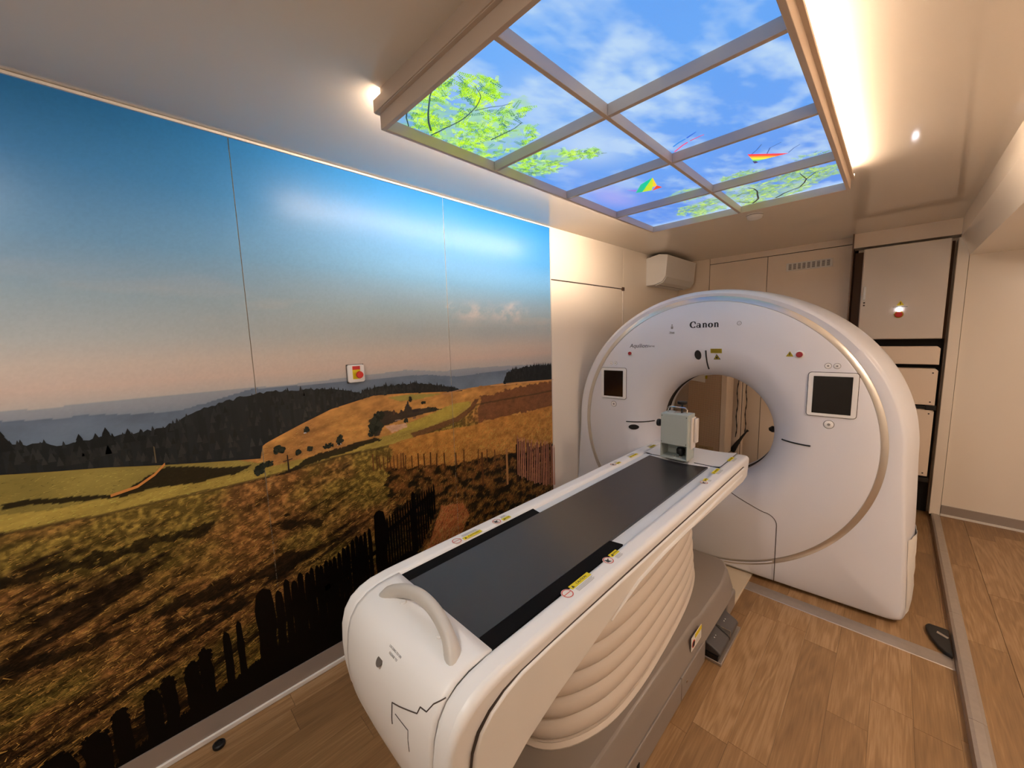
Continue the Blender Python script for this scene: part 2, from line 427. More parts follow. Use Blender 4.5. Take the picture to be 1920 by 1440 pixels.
def mural_color(Y, Z):
    """printed colour of the landscape picture at wall position (Y, Z)"""
    C = np.zeros(Y.shape+(3,))
    # sky: deep blue above, hazy pink at the horizon, darker to the left
    st = [(1.40,(170,172,174)),(1.49,(186,180,176)),(1.54,(206,188,178)),(1.61,(204,194,186)),(1.70,(180,190,194)),(1.84,(150,176,194)),(2.02,(108,158,202)),(2.25,(70,140,206)),(2.52,(40,126,204))]
    zz = Z + .05*np.clip((Y-1.0)/1.4, -1, 1)*np.clip((Z-1.5)*1.3, 0, 1)
    for k in range(3): C[..., k] = np.interp(zz, [s[0] for s in st], [lin(s[1])[k] for s in st])
    cl = fbm(Y*2.2, Z*9, 40, 5)
    w = np.clip((cl-.56)*3.0, 0, 1)*np.clip(1-np.abs(Z-1.78)/.22, 0, 1)
    C += w[..., None]*(L3(224, 205, 190)-C)*.35
    for (cy, cz, sy, sz, s_) in ((1.62,1.83,.12,.05,50),(1.93,1.83,.17,.055,51),(1.43,1.87,.05,.02,52),(2.0,1.88,.10,.03,53)):
        d = np.exp(-((Y-cy)/sy)**2-((Z-cz)/sz)**2)
        wsp = np.clip((fbm(Y*14+Z*6, Z*24-Y*8, s_, 5)-.42)*3.2, 0, 1)*d
        C += wsp[..., None]*(L3(214, 208, 208)-C)*.7
    n1 = fbm(Y*7, Z*12, 60, 5); n2 = fbm(Y*25, Z*40, 61, 4); n3 = fbm(Y*6+Z*10, Z*60-Y*12, 62, 5)
    def put(mask, col, a=1.0):
        C[mask] = C[mask]*(1-a)+col*a if np.ndim(col) == 1 else C[mask]*(1-a)+col[mask]*a
    z1 = interp(Y, far1)+.004*(fbm(Y*9, Y*0, 3)-.5)
    h = np.clip((z1-Z)/.10, 0, 1)[..., None]
    put(Z < z1, (1-h)*L3(150, 156, 166)+h*L3(108, 124, 142))
    z2 = interp(Y, far2)+.01*(fbm(Y*12, Y*0, 4)-.5)
    h = np.clip((z2-Z)/.12, 0, 1)[..., None]; nn = (n1-.5)[..., None]*.6
    put(Z < z2, ((1-h)*L3(98, 112, 132)+h*L3(104, 122, 142))*(1+nn))
    # ground: golden hillside on the right, ochre below
    zr = interp(Y, ridge)
    g = Z < zr
    base = L3(184, 134, 72)*np.ones(Y.shape+(3,))
    t = np.clip((n1-.35)*2.6, 0, 1)[..., None]
    base = base*(1-t)+L3(146, 104, 58)*t
    put(g, base*(.45+.75*n2[..., None]+.6*n3[..., None]))
    # heather brown slope at the upper right
    bs = inpoly(Y+.08*(n2-.5), Z+.06*(n2-.5)+.05*(n1-.5), ML([(1.62,1.285),(1.95,1.300),(2.5,1.305),(2.5,1.10),(2.1,1.09),(1.7,1.10),(1.35,1.10),(1.53,1.15),(1.63,1.23)]))
    put(bs & g, (L3(112, 74, 48)*(.65+.7*n2[..., None])))
    # meadow below the hillside
    ca_, sa_ = math.cos(.30), math.sin(.30)
    p_, q_ = Y*ca_+Z*sa_, -Y*sa_+Z*ca_
    n4 = fbm(p_*7, q_*60, 63, 5); n5 = fbm(p_*2.2, q_*11, 64, 4); n6 = fbm(Y*60, Z*60, 65, 3)
    zm = interp(Y, meadow_mid)
    left = Y < 1.56
    gm = g & left & (Z < zm+.155-.12*np.clip((Y-.05)/.3, 0, 1)) & (Y < .40)
    put(gm, L3(136, 122, 62)*(.65+.7*n1[..., None]))
    gm2 = g & left & (Z < zm+.012*(n1-.5)+.006)
    put(gm2, L3(160, 140, 68)*(.7+.6*n3[..., None]))
    zl = interp(Y, line1)+.012*(n1-.5)
    low = g & (Z < zl) & (Y < 1.62)
    hi = np.clip((Z-.70)/.30, 0, 1)*np.clip((Y-.05)/.4, 0, 1)
    u = np.clip((n4*.6+n5*.5-.40+.12*hi)*4.6, 0, 1)[..., None]
    q = np.clip((fbm(Y*3, Z*6, 70, 4)-.42)*5, 0, 1)[..., None]
    grs = L3(142, 120, 56)*(1-q)+L3(152, 108, 60)*q
    lowc = L3(44, 32, 20)*(1-u)+grs*u
    bright = (np.clip((n6-.30)*2.6, .35, 1.8)*np.interp(Z, [.1,.5,.85,1.1], [.55,.70,.98,1.25]))[..., None]
    put(low, lowc*bright)
    put(np.abs(Z-zl) < .004+.004*n2, L3(60, 46, 26), .7)
    zs = interp(Y, scrub_top)+.05*(n2-.5)
    gold = g & (Y > 1.0+.25*(n1-.5)+.25*(Z-1.0)) & (Z < 1.10+.03*(n1-.5)+.0*(Y-1)) & (Z > zs)
    put(gold, L3(186, 130, 64)*(.45+1.0*n2[..., None])*(.8+.4*n1[..., None]), .9)
    for k, c, a, wob in (('green2',(140,132,66),.9,.008),('meadow2',(166,148,66),.95,.006),('road',(96,62,42),.9,.006),('hedge',(26,24,18),.95,.02),('plaza',(200,160,134),.9,.004),('village',(34,34,34),.95,.012),('shadow',(20,16,12),.95,.012)):
        m_ = inpoly(Y+wob*(n2-.5)*2, Z+wob*(n1-.5)*2, polys[k]); put(m_ & g, L3(*c)*(.8+.5*n2[..., None]), a)
    for k in ('streak', 'blob', 'blob2', 'blob3', 'band2', 'band3'):
        m_ = inpoly(Y+.09*(n1-.5), Z+.07*(n2-.5), polys[k]); put(m_, L3(20, 16, 10)*(.7+.7*n2[..., None]), .9)
    # scrub behind the fences
    sc = (Z < zs) & (Y > .95+.25*(n1-.5)) & (Y-1.15 > -(Z-.35)*.55)
    e = np.clip((n2-.40)*3.5, 0, 1)[..., None]
    put(sc, (L3(28, 24, 14)*(1-e)+L3(116, 76, 38)*e)*(.7+.7*n1[..., None]))
    pa = inpoly(Y+.05*(n1-.5), Z+.04*(n2-.5), polys['path'])
    put(pa, L3(186, 108, 64)*(.4+1.0*n2[..., None]))
    C *= (1+.10*(fbm(Y*150, Z*150, 90, 2)-.5))[..., None]*np.where(g, 1.12, 1.0)[..., None]
    return np.clip(C, 0, 1)
PRINT = attr_mat('printed_landscape', rough=0.29, spec=0.20)
def color_grid(name, m, parent, y0, y1, z0, z1, d, fn, plane):
    ny = int((y1-y0)/d)+1; nz = int((z1-z0)/d)+1
    Y, Z = np.meshgrid(np.linspace(y0, y1, ny), np.linspace(z0, z1, nz), indexing='ij')
    C = fn(Y, Z)
    co = plane(Y, Z).reshape(-1, 3).astype(np.float32)
    i = np.arange((ny-1)*(nz-1)); a = (i//(nz-1))*nz+(i % (nz-1))
    q = np.stack([a, a+nz, a+nz+1, a+1], 1).astype(np.int32)
    me = bpy.data.meshes.new(name)
    me.vertices.add(len(co)); me.vertices.foreach_set('co', co.ravel())
    me.loops.add(q.size); me.loops.foreach_set('vertex_index', q.ravel())
    me.polygons.add(len(q)); me.polygons.foreach_set('loop_start', np.arange(len(q), dtype=np.int32)*4)
    me.update(calc_edges=True)
    ca = me.color_attributes.new('Col', 'FLOAT_COLOR', 'POINT')
    ca.data.foreach_set('color', np.concatenate([C.reshape(-1, 3), np.ones((len(co), 1))], 1).astype(np.float32).ravel())
    me.materials.append(m)
    o = bpy.data.objects.new(name, me); COL.objects.link(o); o.parent = parent
    return o
def quads_print(name, m, parent, V, F, C):
    """flat printed marks: V verts, F faces, C one linear colour per vertex"""
    me = bpy.data.meshes.new(name); me.from_pydata(V, [], F)
    ca = me.color_attributes.new('Col', 'FLOAT_COLOR', 'POINT')
    ca.data.foreach_set('color', np.concatenate([np.array(C), np.ones((len(C), 1))], 1).astype(np.float32).ravel())
    me.materials.append(m); o = bpy.data.objects.new(name, me); COL.objects.link(o); o.parent = parent
    return stuff(o)

ZM0, ZM1 = .108, ZC-.011
pl = lambda Y, Z: np.stack([np.full(Y.shape, XW+.0), Y, Z], -1)
for a, b, d in ((YF, -.55, .03), (-.55, .372, .0048), (.375, 1.411, .0045), (1.414, 2.408, .0045)):
    box('panel_board', WALL, XW-.014, XW-.001, a, b, ZM0, ZM1, wl)
    color_grid('mural_panel', PRINT, wl, a, b, ZM0, ZM1, d, mural_color, pl)
# printed marks laid in the picture: grass strokes, conifers, fences, posts
V, F, Cc = [], [], []
def mark(pts, c, x=XW+.0006):
    if sum(pts[i-1][0]*pts[i][1]-pts[i][0]*pts[i-1][1] for i in range(len(pts))) < 0: pts = pts[::-1]   # face the room
    x = XW+(x-XW)*3+(len(F) % 37)*7e-6      # ink layers in order, never exactly coplanar
    n = len(V); V.extend([(x, p[0], p[1]) for p in pts]); F.append(tuple(range(n, n+len(pts)))); Cc.extend([c]*len(pts))
yy = rng.uniform(-.55, 2.39, 140000); zz = rng.uniform(.12, 1.30, 140000)
gl = interp(yy, ridge)
ok = (zz < gl-.02) & (rng.random(140000) < .30+.70*(1.25-zz))
yy, zz = yy[ok][:70000], zz[ok][:70000]
gc = mural_color(yy, zz)
for i in range(len(yy)):
    s = .5+.9*max(0, 1.2-zz[i]); br = rng.uniform(.15, 2.3)
    L_ = rng.uniform(.010, .030)*s; w_ = rng.uniform(.0008, .0022)*s
    sl = .30+rng.normal(0, .22) if yy[i] < 1.0 else 1.3+rng.normal(0, .6)
    if rng.random() < .12: sl = rng.normal(0, 1.5)
    if zz[i] > 1.05: sl = rng.normal(.15, .25); w_ *= .7
    dy = L_/math.hypot(1, sl); dz = sl*dy
    c = gc[i]*br
    if rng.random() < .22 and gc[i].sum() > .07 and zz[i] < 1.08: c = L3(226, 178, 92)*rng.uniform(.18, .8)
    c = np.clip(c, 0, .6)
    ny_, nz_ = -dz/L_*w_, dy/L_*w_
    mark([(yy[i]-ny_, zz[i]-nz_), (yy[i]+dy, zz[i]+dz), (yy[i]+ny_, zz[i]+nz_)], c)
def conifer(y, z, h, w, c):
    mark([(y-w, z), (y+w, z), (y+w*.75, z+h*.25), (y+w*.8, z+h*.3), (y+w*.35, z+h*.62), (y+w*.4, z+h*.66), (y, z+h), (y-w*.4, z+h*.66), (y-w*.35, z+h*.62), (y-w*.8, z+h*.3), (y-w*.75, z+h*.25)], c, XW+.0009)
FORC = L3(30, 34, 36)
# forest bands as column strips between its top and bottom lines
def strip(top, bot, y0, y1, c, n=160, jit=.006):
    ys_ = np.linspace(y0, y1, n); zt = interp(ys_, top)+rng.uniform(-jit, jit, n); zb_ = interp(ys_, bot)-.004
    for k in range(n-1):
        mark([(ys_[k], zb_[k]), (ys_[k+1], zb_[k+1]), (ys_[k+1], zt[k+1]), (ys_[k], zt[k])], c*rng.uniform(.8, 1.25), XW+.0005)
strip(fortop, forbot, -1.2, 1.495, FORC, 220)
for k in range(520):
    y = rng.uniform(-.5, 1.45); zt = float(interp(np.array([y]), fortop)[0]); zb_ = float(interp(np.array([y]), forbot)[0])
    f = rng.random(); z = zt-f*(zt-zb_)*.95; s = rng.uniform(.010, .022)*(1.35-.35*min(1, max(0, y)))
    conifer(y, z-s*.5, s*1.5, s*.38, (FORC+f*.012*np.array([1, .9, .7]))*rng.uniform(.55, 1.5))
for y, s in ((-.310,.05),(-.15,.04),(-.112,.035),(-.087,.045),(-.033,.035),(0.0,.03)):
    y, z = mw(y, float(interp(np.array([y]), fortop)[0])); conifer(y, z-.03, s*1.5, s*.5, FORC*.7)
clump = ML([(1.842,1.352),(1.881,1.42),(2.020,1.447),(2.167,1.450),(2.39,1.440)])
strip(clump, ML([(1.83,1.352),(2.0,1.345),(2.391,1.325)]), 1.862, 2.406, FORC*.9, 60, .008)
for k in range(90):
    y = rng.uniform(1.86, 2.40); conifer(y, float(interp(np.array([y]), clump)[0])-rng.uniform(.01, .08), .035, .009, FORC*rng.uniform(.5, 1.6))
# lone trees and bushes on the hillside
def bush(y, z, ry, rz, c, n=14):
    for k in range(n):
        a = rng.uniform(0, 2*PI); r = rng.random()**.5; cy, cz = y+ry*r*math.cos(a), z+rz*r*math.sin(a); s = .48*min(ry, rz)*rng.uniform(.7, 1.4)
        mark([(cy+s*math.cos(t)*rng.uniform(.7, 1.2), cz+s*math.sin(t)*rng.uniform(.7, 1.2)) for t in np.linspace(0, 2*PI, 8)[:-1]], c*rng.uniform(.5, 1.8), XW+.0009)
for y, z, ry, rz in ((.432,1.195,.026,.018),(.555,1.262,.012,.016),(.700,1.185,.016,.030),(.51,1.165,.012,.012),(.56,1.17,.012,.012),(.645,1.165,.03,.012),(.89,1.225,.035,.035),(.915,1.27,.03,.022),(.87,1.185,.028,.018),(1.105,1.335,.010,.016),(1.19,1.302,.016,.009),(1.07,1.215,.014,.012),(1.25,1.255,.035,.010),(.35,1.12,.02,.02),(.38,1.14,.03,.014)):
    bush(*mw(y, z), ry*.85, rz*.85, L3(34, 38, 30), 34)
for y, z, w_, h_, c in ((1.0,1.262,.012,.030,(86,60,48)),(1.045,1.262,.014,.022,(60,48,44)),(1.088,1.285,.010,.045,(52,50,52)),(1.135,1.255,.040,.018,(46,40,40)),(1.175,1.245,.030,.010,(70,60,56)),(.545,1.247,.012,.006,(200,200,196)),(.703,1.158,.004,.008,(220,210,200)),(.688,1.156,.003,.007,(220,210,200)),(1.02,1.225,.035,.006,(150,130,120)),(1.125,1.218,.020,.010,(120,92,76))):
    y, z = mw(y, z); mark([(y-w_/2, z), (y+w_/2, z), (y+w_/2, z+h_*.7), (y, z+h_), (y-w_/2, z+h_*.7)], L3(*c), XW+.0011)
y, z = mw(.028, 1.238); mark([(y-.002, z), (y+.002, z), (y+.0022, z+.062), (y-.001, z+.066)], L3(96, 86, 66), XW+.0012)
y, z = mw(.4625, 1.079)
mark([(y-.0035, z), (y+.0035, z), (y+.002, z+.085), (y-.002, z+.085)], L3(40, 30, 28), XW+.0012)
mark([(y-.02, z+.055), (y+.02, z+.060), (y+.02, z+.064), (y-.02, z+.059)], L3(60, 46, 40), XW+.0012)
# winding light edge of the left field and pale track on the ridge
for P, w_, c in ((ML([(-.1,1.15),(-.03,1.163),(0.02,1.195),(.052,1.228)]), .005, (196,132,70)), (ML([(1.72,1.345),(1.9,1.335),(2.1,1.332),(2.4,1.318)]), .003, (206,160,110)), (ML([(1.33,1.335),(1.45,1.345),(1.55,1.345)]), .003, (170,130,96))):
    for p, q in zip(P[:-1], P[1:]):
        mark([(p[0], p[1]-w_), (q[0], q[1]-w_), (q[0], q[1]+w_), (p[0], p[1]+w_)], L3(*c), XW+.0011)
# middle fence: thin brown posts
fm = ML([(0.864,1.020),(0.923,1.000),(1.051,0.975),(1.190,0.945),(1.384,0.900),(1.603,0.850),(1.853,0.800),(2.079,0.72)])
for y in list(np.arange(.87, 1.05, .020))+list(np.arange(1.06, 1.30, .042))+[1.33,1.42,1.48,1.60,1.68,1.76]:
    z = float(interp(np.array([y]), fm)[0]); h_ = .055+.05*(y-.87)+rng.uniform(-.01, .02); w_ = .0022+.0022*(y-.87)+rng.uniform(0, .001); t_ = rng.uniform(-.006, .006)
    mark([(y-w_, z-h_*.6), (y+w_, z-h_*.6), (y+w_+t_, z+h_*.7), (y-w_+t_, z+h_*.7)], L3(104, 66, 38)*rng.uniform(.5, 1.2), XW+.0013)
for (y, zb_, zt, w_, c) in ((1.62,.66,.90,.0075,(96,60,34)),(1.853,.60,.87,.010,(168,122,74)),(1.93,.66,.70,.004,(60,40,24)),(2.075-.115,.585,.88,.012,(60,38,24))):
    y0_, z0_ = mw(y, zb_); y1_, z1_ = mw(y, zt)
    mark([(y0_-w_, z0_), (y0_+w_, z0_), (y1_+w_, z1_), (y1_-w_, z1_)], L3(*c), XW+.0014)
# pale paling fence at the right edge of the picture
for k in range(22):
    y = 1.965+k*.0205; f = (y-1.93)/.47
    zt = np.interp(y, [1.95,2.0,2.15,2.42], [.925,.90,.845,.765])+rng.uniform(-.012, .03); zb_ = np.interp(y, [1.95,2.05,2.2,2.42], [.64,.58,.50,.42])+rng.uniform(-.01, .015)
    w_ = .0062; t_ = rng.uniform(-.010, .004)
    y, zt = mw(y, zt); zb_ = mw(y, zb_)[1]
    mark([(y-w_*1.2, zb_), (y+w_*1.3, zb_), (y+w_*1.3+t_, zt-.02), (y-w_*1.2+t_, zt-.02)], L3(46, 28, 20), XW+.0013)
    mark([(y-w_, zb_), (y+w_*.8, zb_), (y+w_*.8+t_, zt), (y-w_*.4+t_, zt+.006)], L3(196, 136, 108)*rng.uniform(.7, 1.15), XW+.0015)
# dark paling fence in the foreground
INKB = L3(3, 2, 2)
dft = ML([(1.257,0.80),(1.178,0.765),(1.071,0.745),(0.983,0.716),(0.901,0.685),(0.852,0.665),(0.720,0.640),(0.660,0.592),(0.555,0.576),(0.457,0.554),(0.366,0.534),(0.296,0.466),(0.176,0.436),(0.083,0.409),(0.012,0.373),(-0.068,0.361),(-0.144,0.328),(-0.216,0.298),(-0.305,0.290),(-0.375,0.275),(-.6,.25)])
mass = ML([(-.6,.02),(-.33,.045),(-.20,.13),(-.12,.17),(-.055,.19),(0.08,.205),(.20,.235),(.33,.28),(.45,.26),(.60,.32),(.75,.36),(.9,.40),(1.02,.44),(1.12,.40),(1.16,.3)])
ys_ = np.linspace(-.6, 1.16, 260)
for k in range(259):
    a, b = ys_[k], ys_[k+1]; za, zb_ = [max(.109, float(v)) for v in interp(np.array([a, b]), mass)+rng.uniform(-.008, .012, 2)]
    if max(za, zb_) > .111: mark([(a, .109), (b, .109), (b, zb_), (a, za)], INKB, XW+.0013)
stakes = [(-.325,.032,0),(-.235,.030,0),(-.168,.019,.02),(-.080,.020,0),(-.030,.017,.01),(.045,.020,0),(.088,.018,.01),(.165,.012,.02),(.212,.010,.03),(.315,.030,.09),(.372,.014,.0),(.408,.013,.03),(.440,.014,.0),(.468,.013,.02),(.500,.012,0)]
y = .52
while y < .84: stakes.append((y, .008+.003*rng.random(), rng.uniform(-.01, .02))); y += rng.uniform(.019, .026)
stakes.append((.880, .030, .07))
y = .925
while y < 1.24: stakes.append((y, .0052, rng.uniform(-.008, .015))); y += .0165
stakes.append((1.095, .014, .035))
for (y, w_, e) in stakes:
    w_ *= 1.22
    zt = float(interp(np.array([y]), dft)[0])+e; zb_ = max(.109, float(interp(np.array([y]), mass)[0])-.04) if y < 1.0 else np.interp(y, [1.0,1.13,1.26],[.36,.42,.62])
    if zt < .13: continue
    P = [(y-w_*.9, zb_)]
    for k in range(1, 6): P.append((y-w_*(1+rng.uniform(-.18, .18)), zb_+(zt-zb_)*k/6.5))
    P += [(y-w_*.8, zt-.012), (y-w_*.45, zt+.004), (y+w_*rng.uniform(-.2, .2), zt+.010), (y+w_*.75, zt-.008)]
    for k in range(5, 0, -1): P.append((y+w_*(1+rng.uniform(-.18, .18)), zb_+(zt-zb_)*k/6.5))
    P.append((y+w_*.9, zb_)); mark(P[::-1], INKB*rng.uniform(.7, 1.4), XW+.0014)
    if w_ > .015 and y < .2:     # thatchy tops
        for k in range(60):
            a = rng.uniform(0, 2*PI); q_r = rng.random()**.5; cy, cz = y+w_*1.05*q_r*math.cos(a), zt-.03+.040*q_r*math.sin(a); s = .006
            mark([(cy-s, cz-s), (cy+s, cz-s*.5), (cy+s*.6, cz+s), (cy-s*.5, cz+s*.8)], INKB, XW+.0015)
for P in (ML([(.86,.60),(1.0,.645),(1.12,.70),(1.235,.745)]), ML([(.33,.37),(.50,.43),(.70,.48),(.86,.53)])):
    for p, q in zip(P[:-1], P[1:]): mark([(p[0], p[1]-.014), (q[0], q[1]-.014), (q[0], q[1]+.012), (p[0], p[1]+.012)], INKB, XW+.0014)
quads_print('printed_marks', PRINT, wl, V, F, Cc)

# ================================================================== BACKLIT SKY CEILING
ZB = 2.395
SX0, SX1, SY0, SY1 = -1.312, -0.222, 0.70, 2.80
SXC = -0.742; rowy = [SY0, 1.228, 1.752, 2.272, SY1]
lb = thing('ceiling_light_panel', 'long white framed light box with backlit blue sky pictures hanging from ceiling', 'ceiling light', (0, 0, 0))
SKYM = attr_mat('backlit_print', emit=SKY_STRENGTH)
bw = .008
def bar(name, *a): return box(name, FRAMEM, *a, lb, .0012, 1)
bar('frame_side', SX0, SX0+.016, SY0+.016, SY1-.016, ZB, ZB+.052)
bar('frame_side', SX1-.016, SX1, SY0+.016, SY1-.016, ZB, ZB+.052)
bar('frame_side', SX0, SX1, SY0, SY0+.016, ZB, ZB+.052)
bar('frame_side', SX0, SX1, SY1-.016, SY1, ZB, ZB+.052)
bar('crossbar', SXC-bw, SXC+bw, SY0+.016, SY1-.016, ZB+.002, ZB+.045)
for y in rowy[1:-1]:
    bar('crossbar', SX0+.016, SXC-bw, y-bw, y+bw, ZB+.002, ZB+.045)
    bar('crossbar', SXC+bw, SX1-.016, y-bw, y+bw, ZB+.002, ZB+.045)
# stepped ledge that carries the light strips
box('ledge', FRAMEM, SX0-.012, SX1+.012, SY0-.012, SY1+.012, ZB+.052, ZB+.066, lb, .001, 1)
box('ledge_lip', FRAMEM, SX0-.012, SX1+.012, SY0-.016, SY0-.012, ZB+.054, ZB+.094, lb)
box('ledge_lip', FRAMEM, SX0-.012, SX1+.012, SY1+.006, SY1+.012, ZB+.066, ZB+.080, lb)
box('upper_body', FRAMEM, SX0+.030, SX1-.030, SY0-.010, SY1+.010, ZB+.066, ZC, lb)
LED = emis('warm_led', LED_COLOR, LED_STRENGTH)
LED2 = emis('warm_led_left', LED_COLOR, LED_STRENGTH*1.5)
for x0, x1, m_l in ((SX0+.022, SX0+.0295, LED2), (SX1-.0295, SX1-.022, LED)):
    box('led_strip', m_l, x0, x1, SY0+.01, SY1-.02, ZB+.091, ZB+.105, lb)
T1 = [(-1.341,0.70),(-1.210,0.715),(-1.137,0.73),(-1.021,0.725),(-0.996,0.749),(-1.014,0.791),(-1.085,0.812),(-1.089,0.873),(-1.031,0.851),(-1.001,0.806),(-0.956,0.783),(-0.909,0.810),(-0.901,0.879),(-0.949,0.929),(-1.034,0.934),(-1.017,0.985),(-0.940,0.973),(-0.882,0.987),(-0.922,1.058),(-0.974,1.047),(-1.034,1.081),(-0.988,1.132),(-1.048,1.237),(-1.32,1.24),(-1.34,1.04)]
T2 = [(-1.310,1.246),(-1.162,1.246),(-1.050,1.333),(-0.988,1.416),(-0.918,1.468),(-0.947,1.534),(-1.048,1.480),(-1.127,1.469),(-1.194,1.522),(-1.267,1.483),(-1.322,1.374)]
T3 = [(-1.073,2.636),(-1.001,2.512),(-0.887,2.500),(-0.797,2.470),(-0.745,2.45),(-0.745,2.70),(-0.82,2.74),(-0.996,2.80)]
T3B = [(-1.0,2.27),(-0.902,2.21),(-0.832,2.22),(-0.75,2.30),(-0.79,2.42),(-0.915,2.43),(-1.0,2.36)]
T4 = [(-0.743,2.484),(-0.690,2.36),(-0.624,2.40),(-0.532,2.444),(-0.451,2.402),(-0.386,2.381),(-0.310,2.432),(-0.235,2.45),(-0.235,2.62),(-.29,2.60),(-.35,2.66),(-0.397,2.75),(-0.576,2.79),(-0.74,2.79)]
T5 = [(-0.733,2.351),(-0.670,2.20),(-0.602,2.19),(-0.52,2.22),(-0.515,2.27),(-0.73,2.27)]
T6 = [(-0.421,2.27),(-0.371,2.215),(-0.262,2.22),(-0.24,2.27)]
TREEZ = ((T1,(150,200,70)),(T2,(140,190,90)),(T3,(140,180,100)),(T4,(140,176,100)),(T3B,(140,180,120)),(T5,(140,176,110)))
def sky_color(X, Y):
    C = np.zeros(X.shape+(3,))
    t = fbm(X*1.3+2, Y*1.3, 7, 3)
    deep = L3(72, 132, 214)*(1-t[..., None])+L3(104, 164, 232)*t[..., None]
    # darker violet blue to the far end
    f = np.clip((Y-1.2)/1.4, 0, 1)[..., None]; C[:] = deep*(1-f*.35)+L3(88, 118, 214)*f*.35
    a = X*1.6+Y*2.4; b = Y*1.6-X*4.2
    c1 = fbm(a*1.3, b*1.5, 11, 6); c2 = fbm(a*3.1, b*3.3, 19, 5)
    k = np.clip((c1*.75+c2*.35-.50)*4.6, 0, 1)
    left = np.clip((-.80-X)/.3, 0, 1)
    k = k*(1-left*.55)
    # bright cloud in the second tile of the left column
    k = np.maximum(k, np.exp(-((X+.93)/.13)**2-((Y-1.42)/.20)**2)*.95)
    k = np.maximum(k, np.exp(-((X+.86)/.10)**2-((Y-1.05)/.14)**2)*.6)
    C += (k*.62)[..., None]*(L3(198, 218, 228)-C)
    vi = np.exp(-((X+1.18)/.10)**2-((Y-2.02)/.22)**2)[..., None]; C += vi*.55*(L3(170, 160, 226)-C)
    bo = np.exp(-((Y-2.80)/.05)**2)[..., None]; C += bo*.6*(L3(190, 220, 245)-C)
    for P_, g_ in TREEZ:
        m_ = inpoly(X+.03*(c2-.5), Y+.03*(c1-.5), P_); h_ = fbm(X*26, Y*26, 77, 4)
        w_ = (m_*np.clip((h_-.30)*4, 0, 1)*.55)[..., None]; C = C*(1-w_)+w_*(L3(*g_)*(.6+.9*h_[..., None]))
    return np.clip(C, 0, 1)
ZT = ZB+.040
for i in range(4):
    for j, (xa, xb) in enumerate(((SX0+.016, SXC-bw), (SXC+bw, SX1-.016))):
        ya = rowy[i]+(.016 if i == 0 else bw); yb = rowy[i+1]-(.016 if i == 3 else bw)
        color_grid('picture_tile', SKYM, lb, xa, xb, ya, yb, .0075, sky_color, lambda X, Y: np.stack([X, Y, np.full(X.shape, ZT)], -1))
# printed branches, leaves and kites in the sky pictures
V, F, Cc = [], [], []
def smark(pts, c, dz=.0006):
    n = len(V); V.extend([(p[0], p[1], ZT-dz) for p in pts]); F.append(tuple(range(n, n+len(pts)))); Cc.extend([np.asarray(c)]*len(pts))
def intile(x, y, m=.002):
    if not (SX0+.017 < x < SX1-.017 and SY0+.017 < y < SY1-.017): return False
    if abs(x-SXC) < bw+m: return False
    return all(abs(y-r) > bw+m for r in rowy[1:-1])
def stroke(P, w0, w1, c, dz=.0010):
    n = len(P)
    for i in range(n-1):
        p, q = Vector(P[i]), Vector(P[i+1]); d = (q-p).normalized(); nn = Vector((-d.y, d.x)); a = w0+(w1-w0)*i/(n-1); b = w0+(w1-w0)*(i+1)/(n-1)
        mid = (p+q)/2
        if intile(*p, .003) and intile(*q, .003) and intile(*mid): smark([p-nn*a, q-nn*b, q+nn*b, p+nn*a], c, dz)
def leaf(x, y, L_, a, c):
    dx, dy = math.cos(a)*L_, math.sin(a)*L_; nx, ny_ = -math.sin(a)*L_*.27, math.cos(a)*L_*.27
    if intile(x, y, .006) and intile(x+dx, y+dy, .006): smark([(x, y), (x+dx*.5+nx, y+dy*.5+ny_), (x+dx, y+dy), (x+dx*.5-nx, y+dy*.5-ny_)], c)
def frond(x, y, a, L_, n, col, rnd):
    for k in range(n):
        t = k/n; px, py = x+math.cos(a)*L_*t, y+math.sin(a)*L_*t
        for s in (-1, 1): leaf(px, py, L_*.24*(1-.4*t), a+s*rnd.uniform(.9, 1.2), col*rnd.uniform(.75, 1.2))
rl = random.Random(4)
def foliage(poly, n, cols, L_, seed):
    r = random.Random(seed); xs = [p[0] for p in poly]; ys = [p[1] for p in poly]; k = 0; tries = 0
    while k < n and tries < n*20:
        tries += 1; x, y = r.uniform(min(xs), max(xs)), r.uniform(min(ys), max(ys))
        if not inpoly(np.array([x]), np.array([y]), poly)[0]: continue
        if fbm(np.array([x*14]), np.array([y*14]), 33, 3)[0] < .40: continue
        c = L3(*cols[r.randrange(len(cols))]); frond(x, y, r.uniform(0, 2*PI), L_*r.uniform(.7, 1.2), 7, c, r); k += 1
SC = 1.0
GR = [(190,236,20),(166,222,20),(206,244,26),(140,200,40),(90,156,80),(60,124,86),(176,230,30)]
DKC = L3(52, 50, 50)
foliage(T1, 560, GR, .042, 1); foliage(T2, 220, GR, .038, 2); foliage(T2, 40, [(54,96,84),(70,120,90)], .03, 12)
FAR = [(176,210,84),(150,190,80),(196,222,96),(120,160,76),(96,140,78),(160,200,96)]
foliage(T3, 240, FAR, .034, 3); foliage(T3B, 80, FAR, .030, 4); foliage(T4, 460, FAR, .036, 5); foliage(T5, 70, FAR, .03, 6); foliage(T6, 26, FAR, .03, 7)
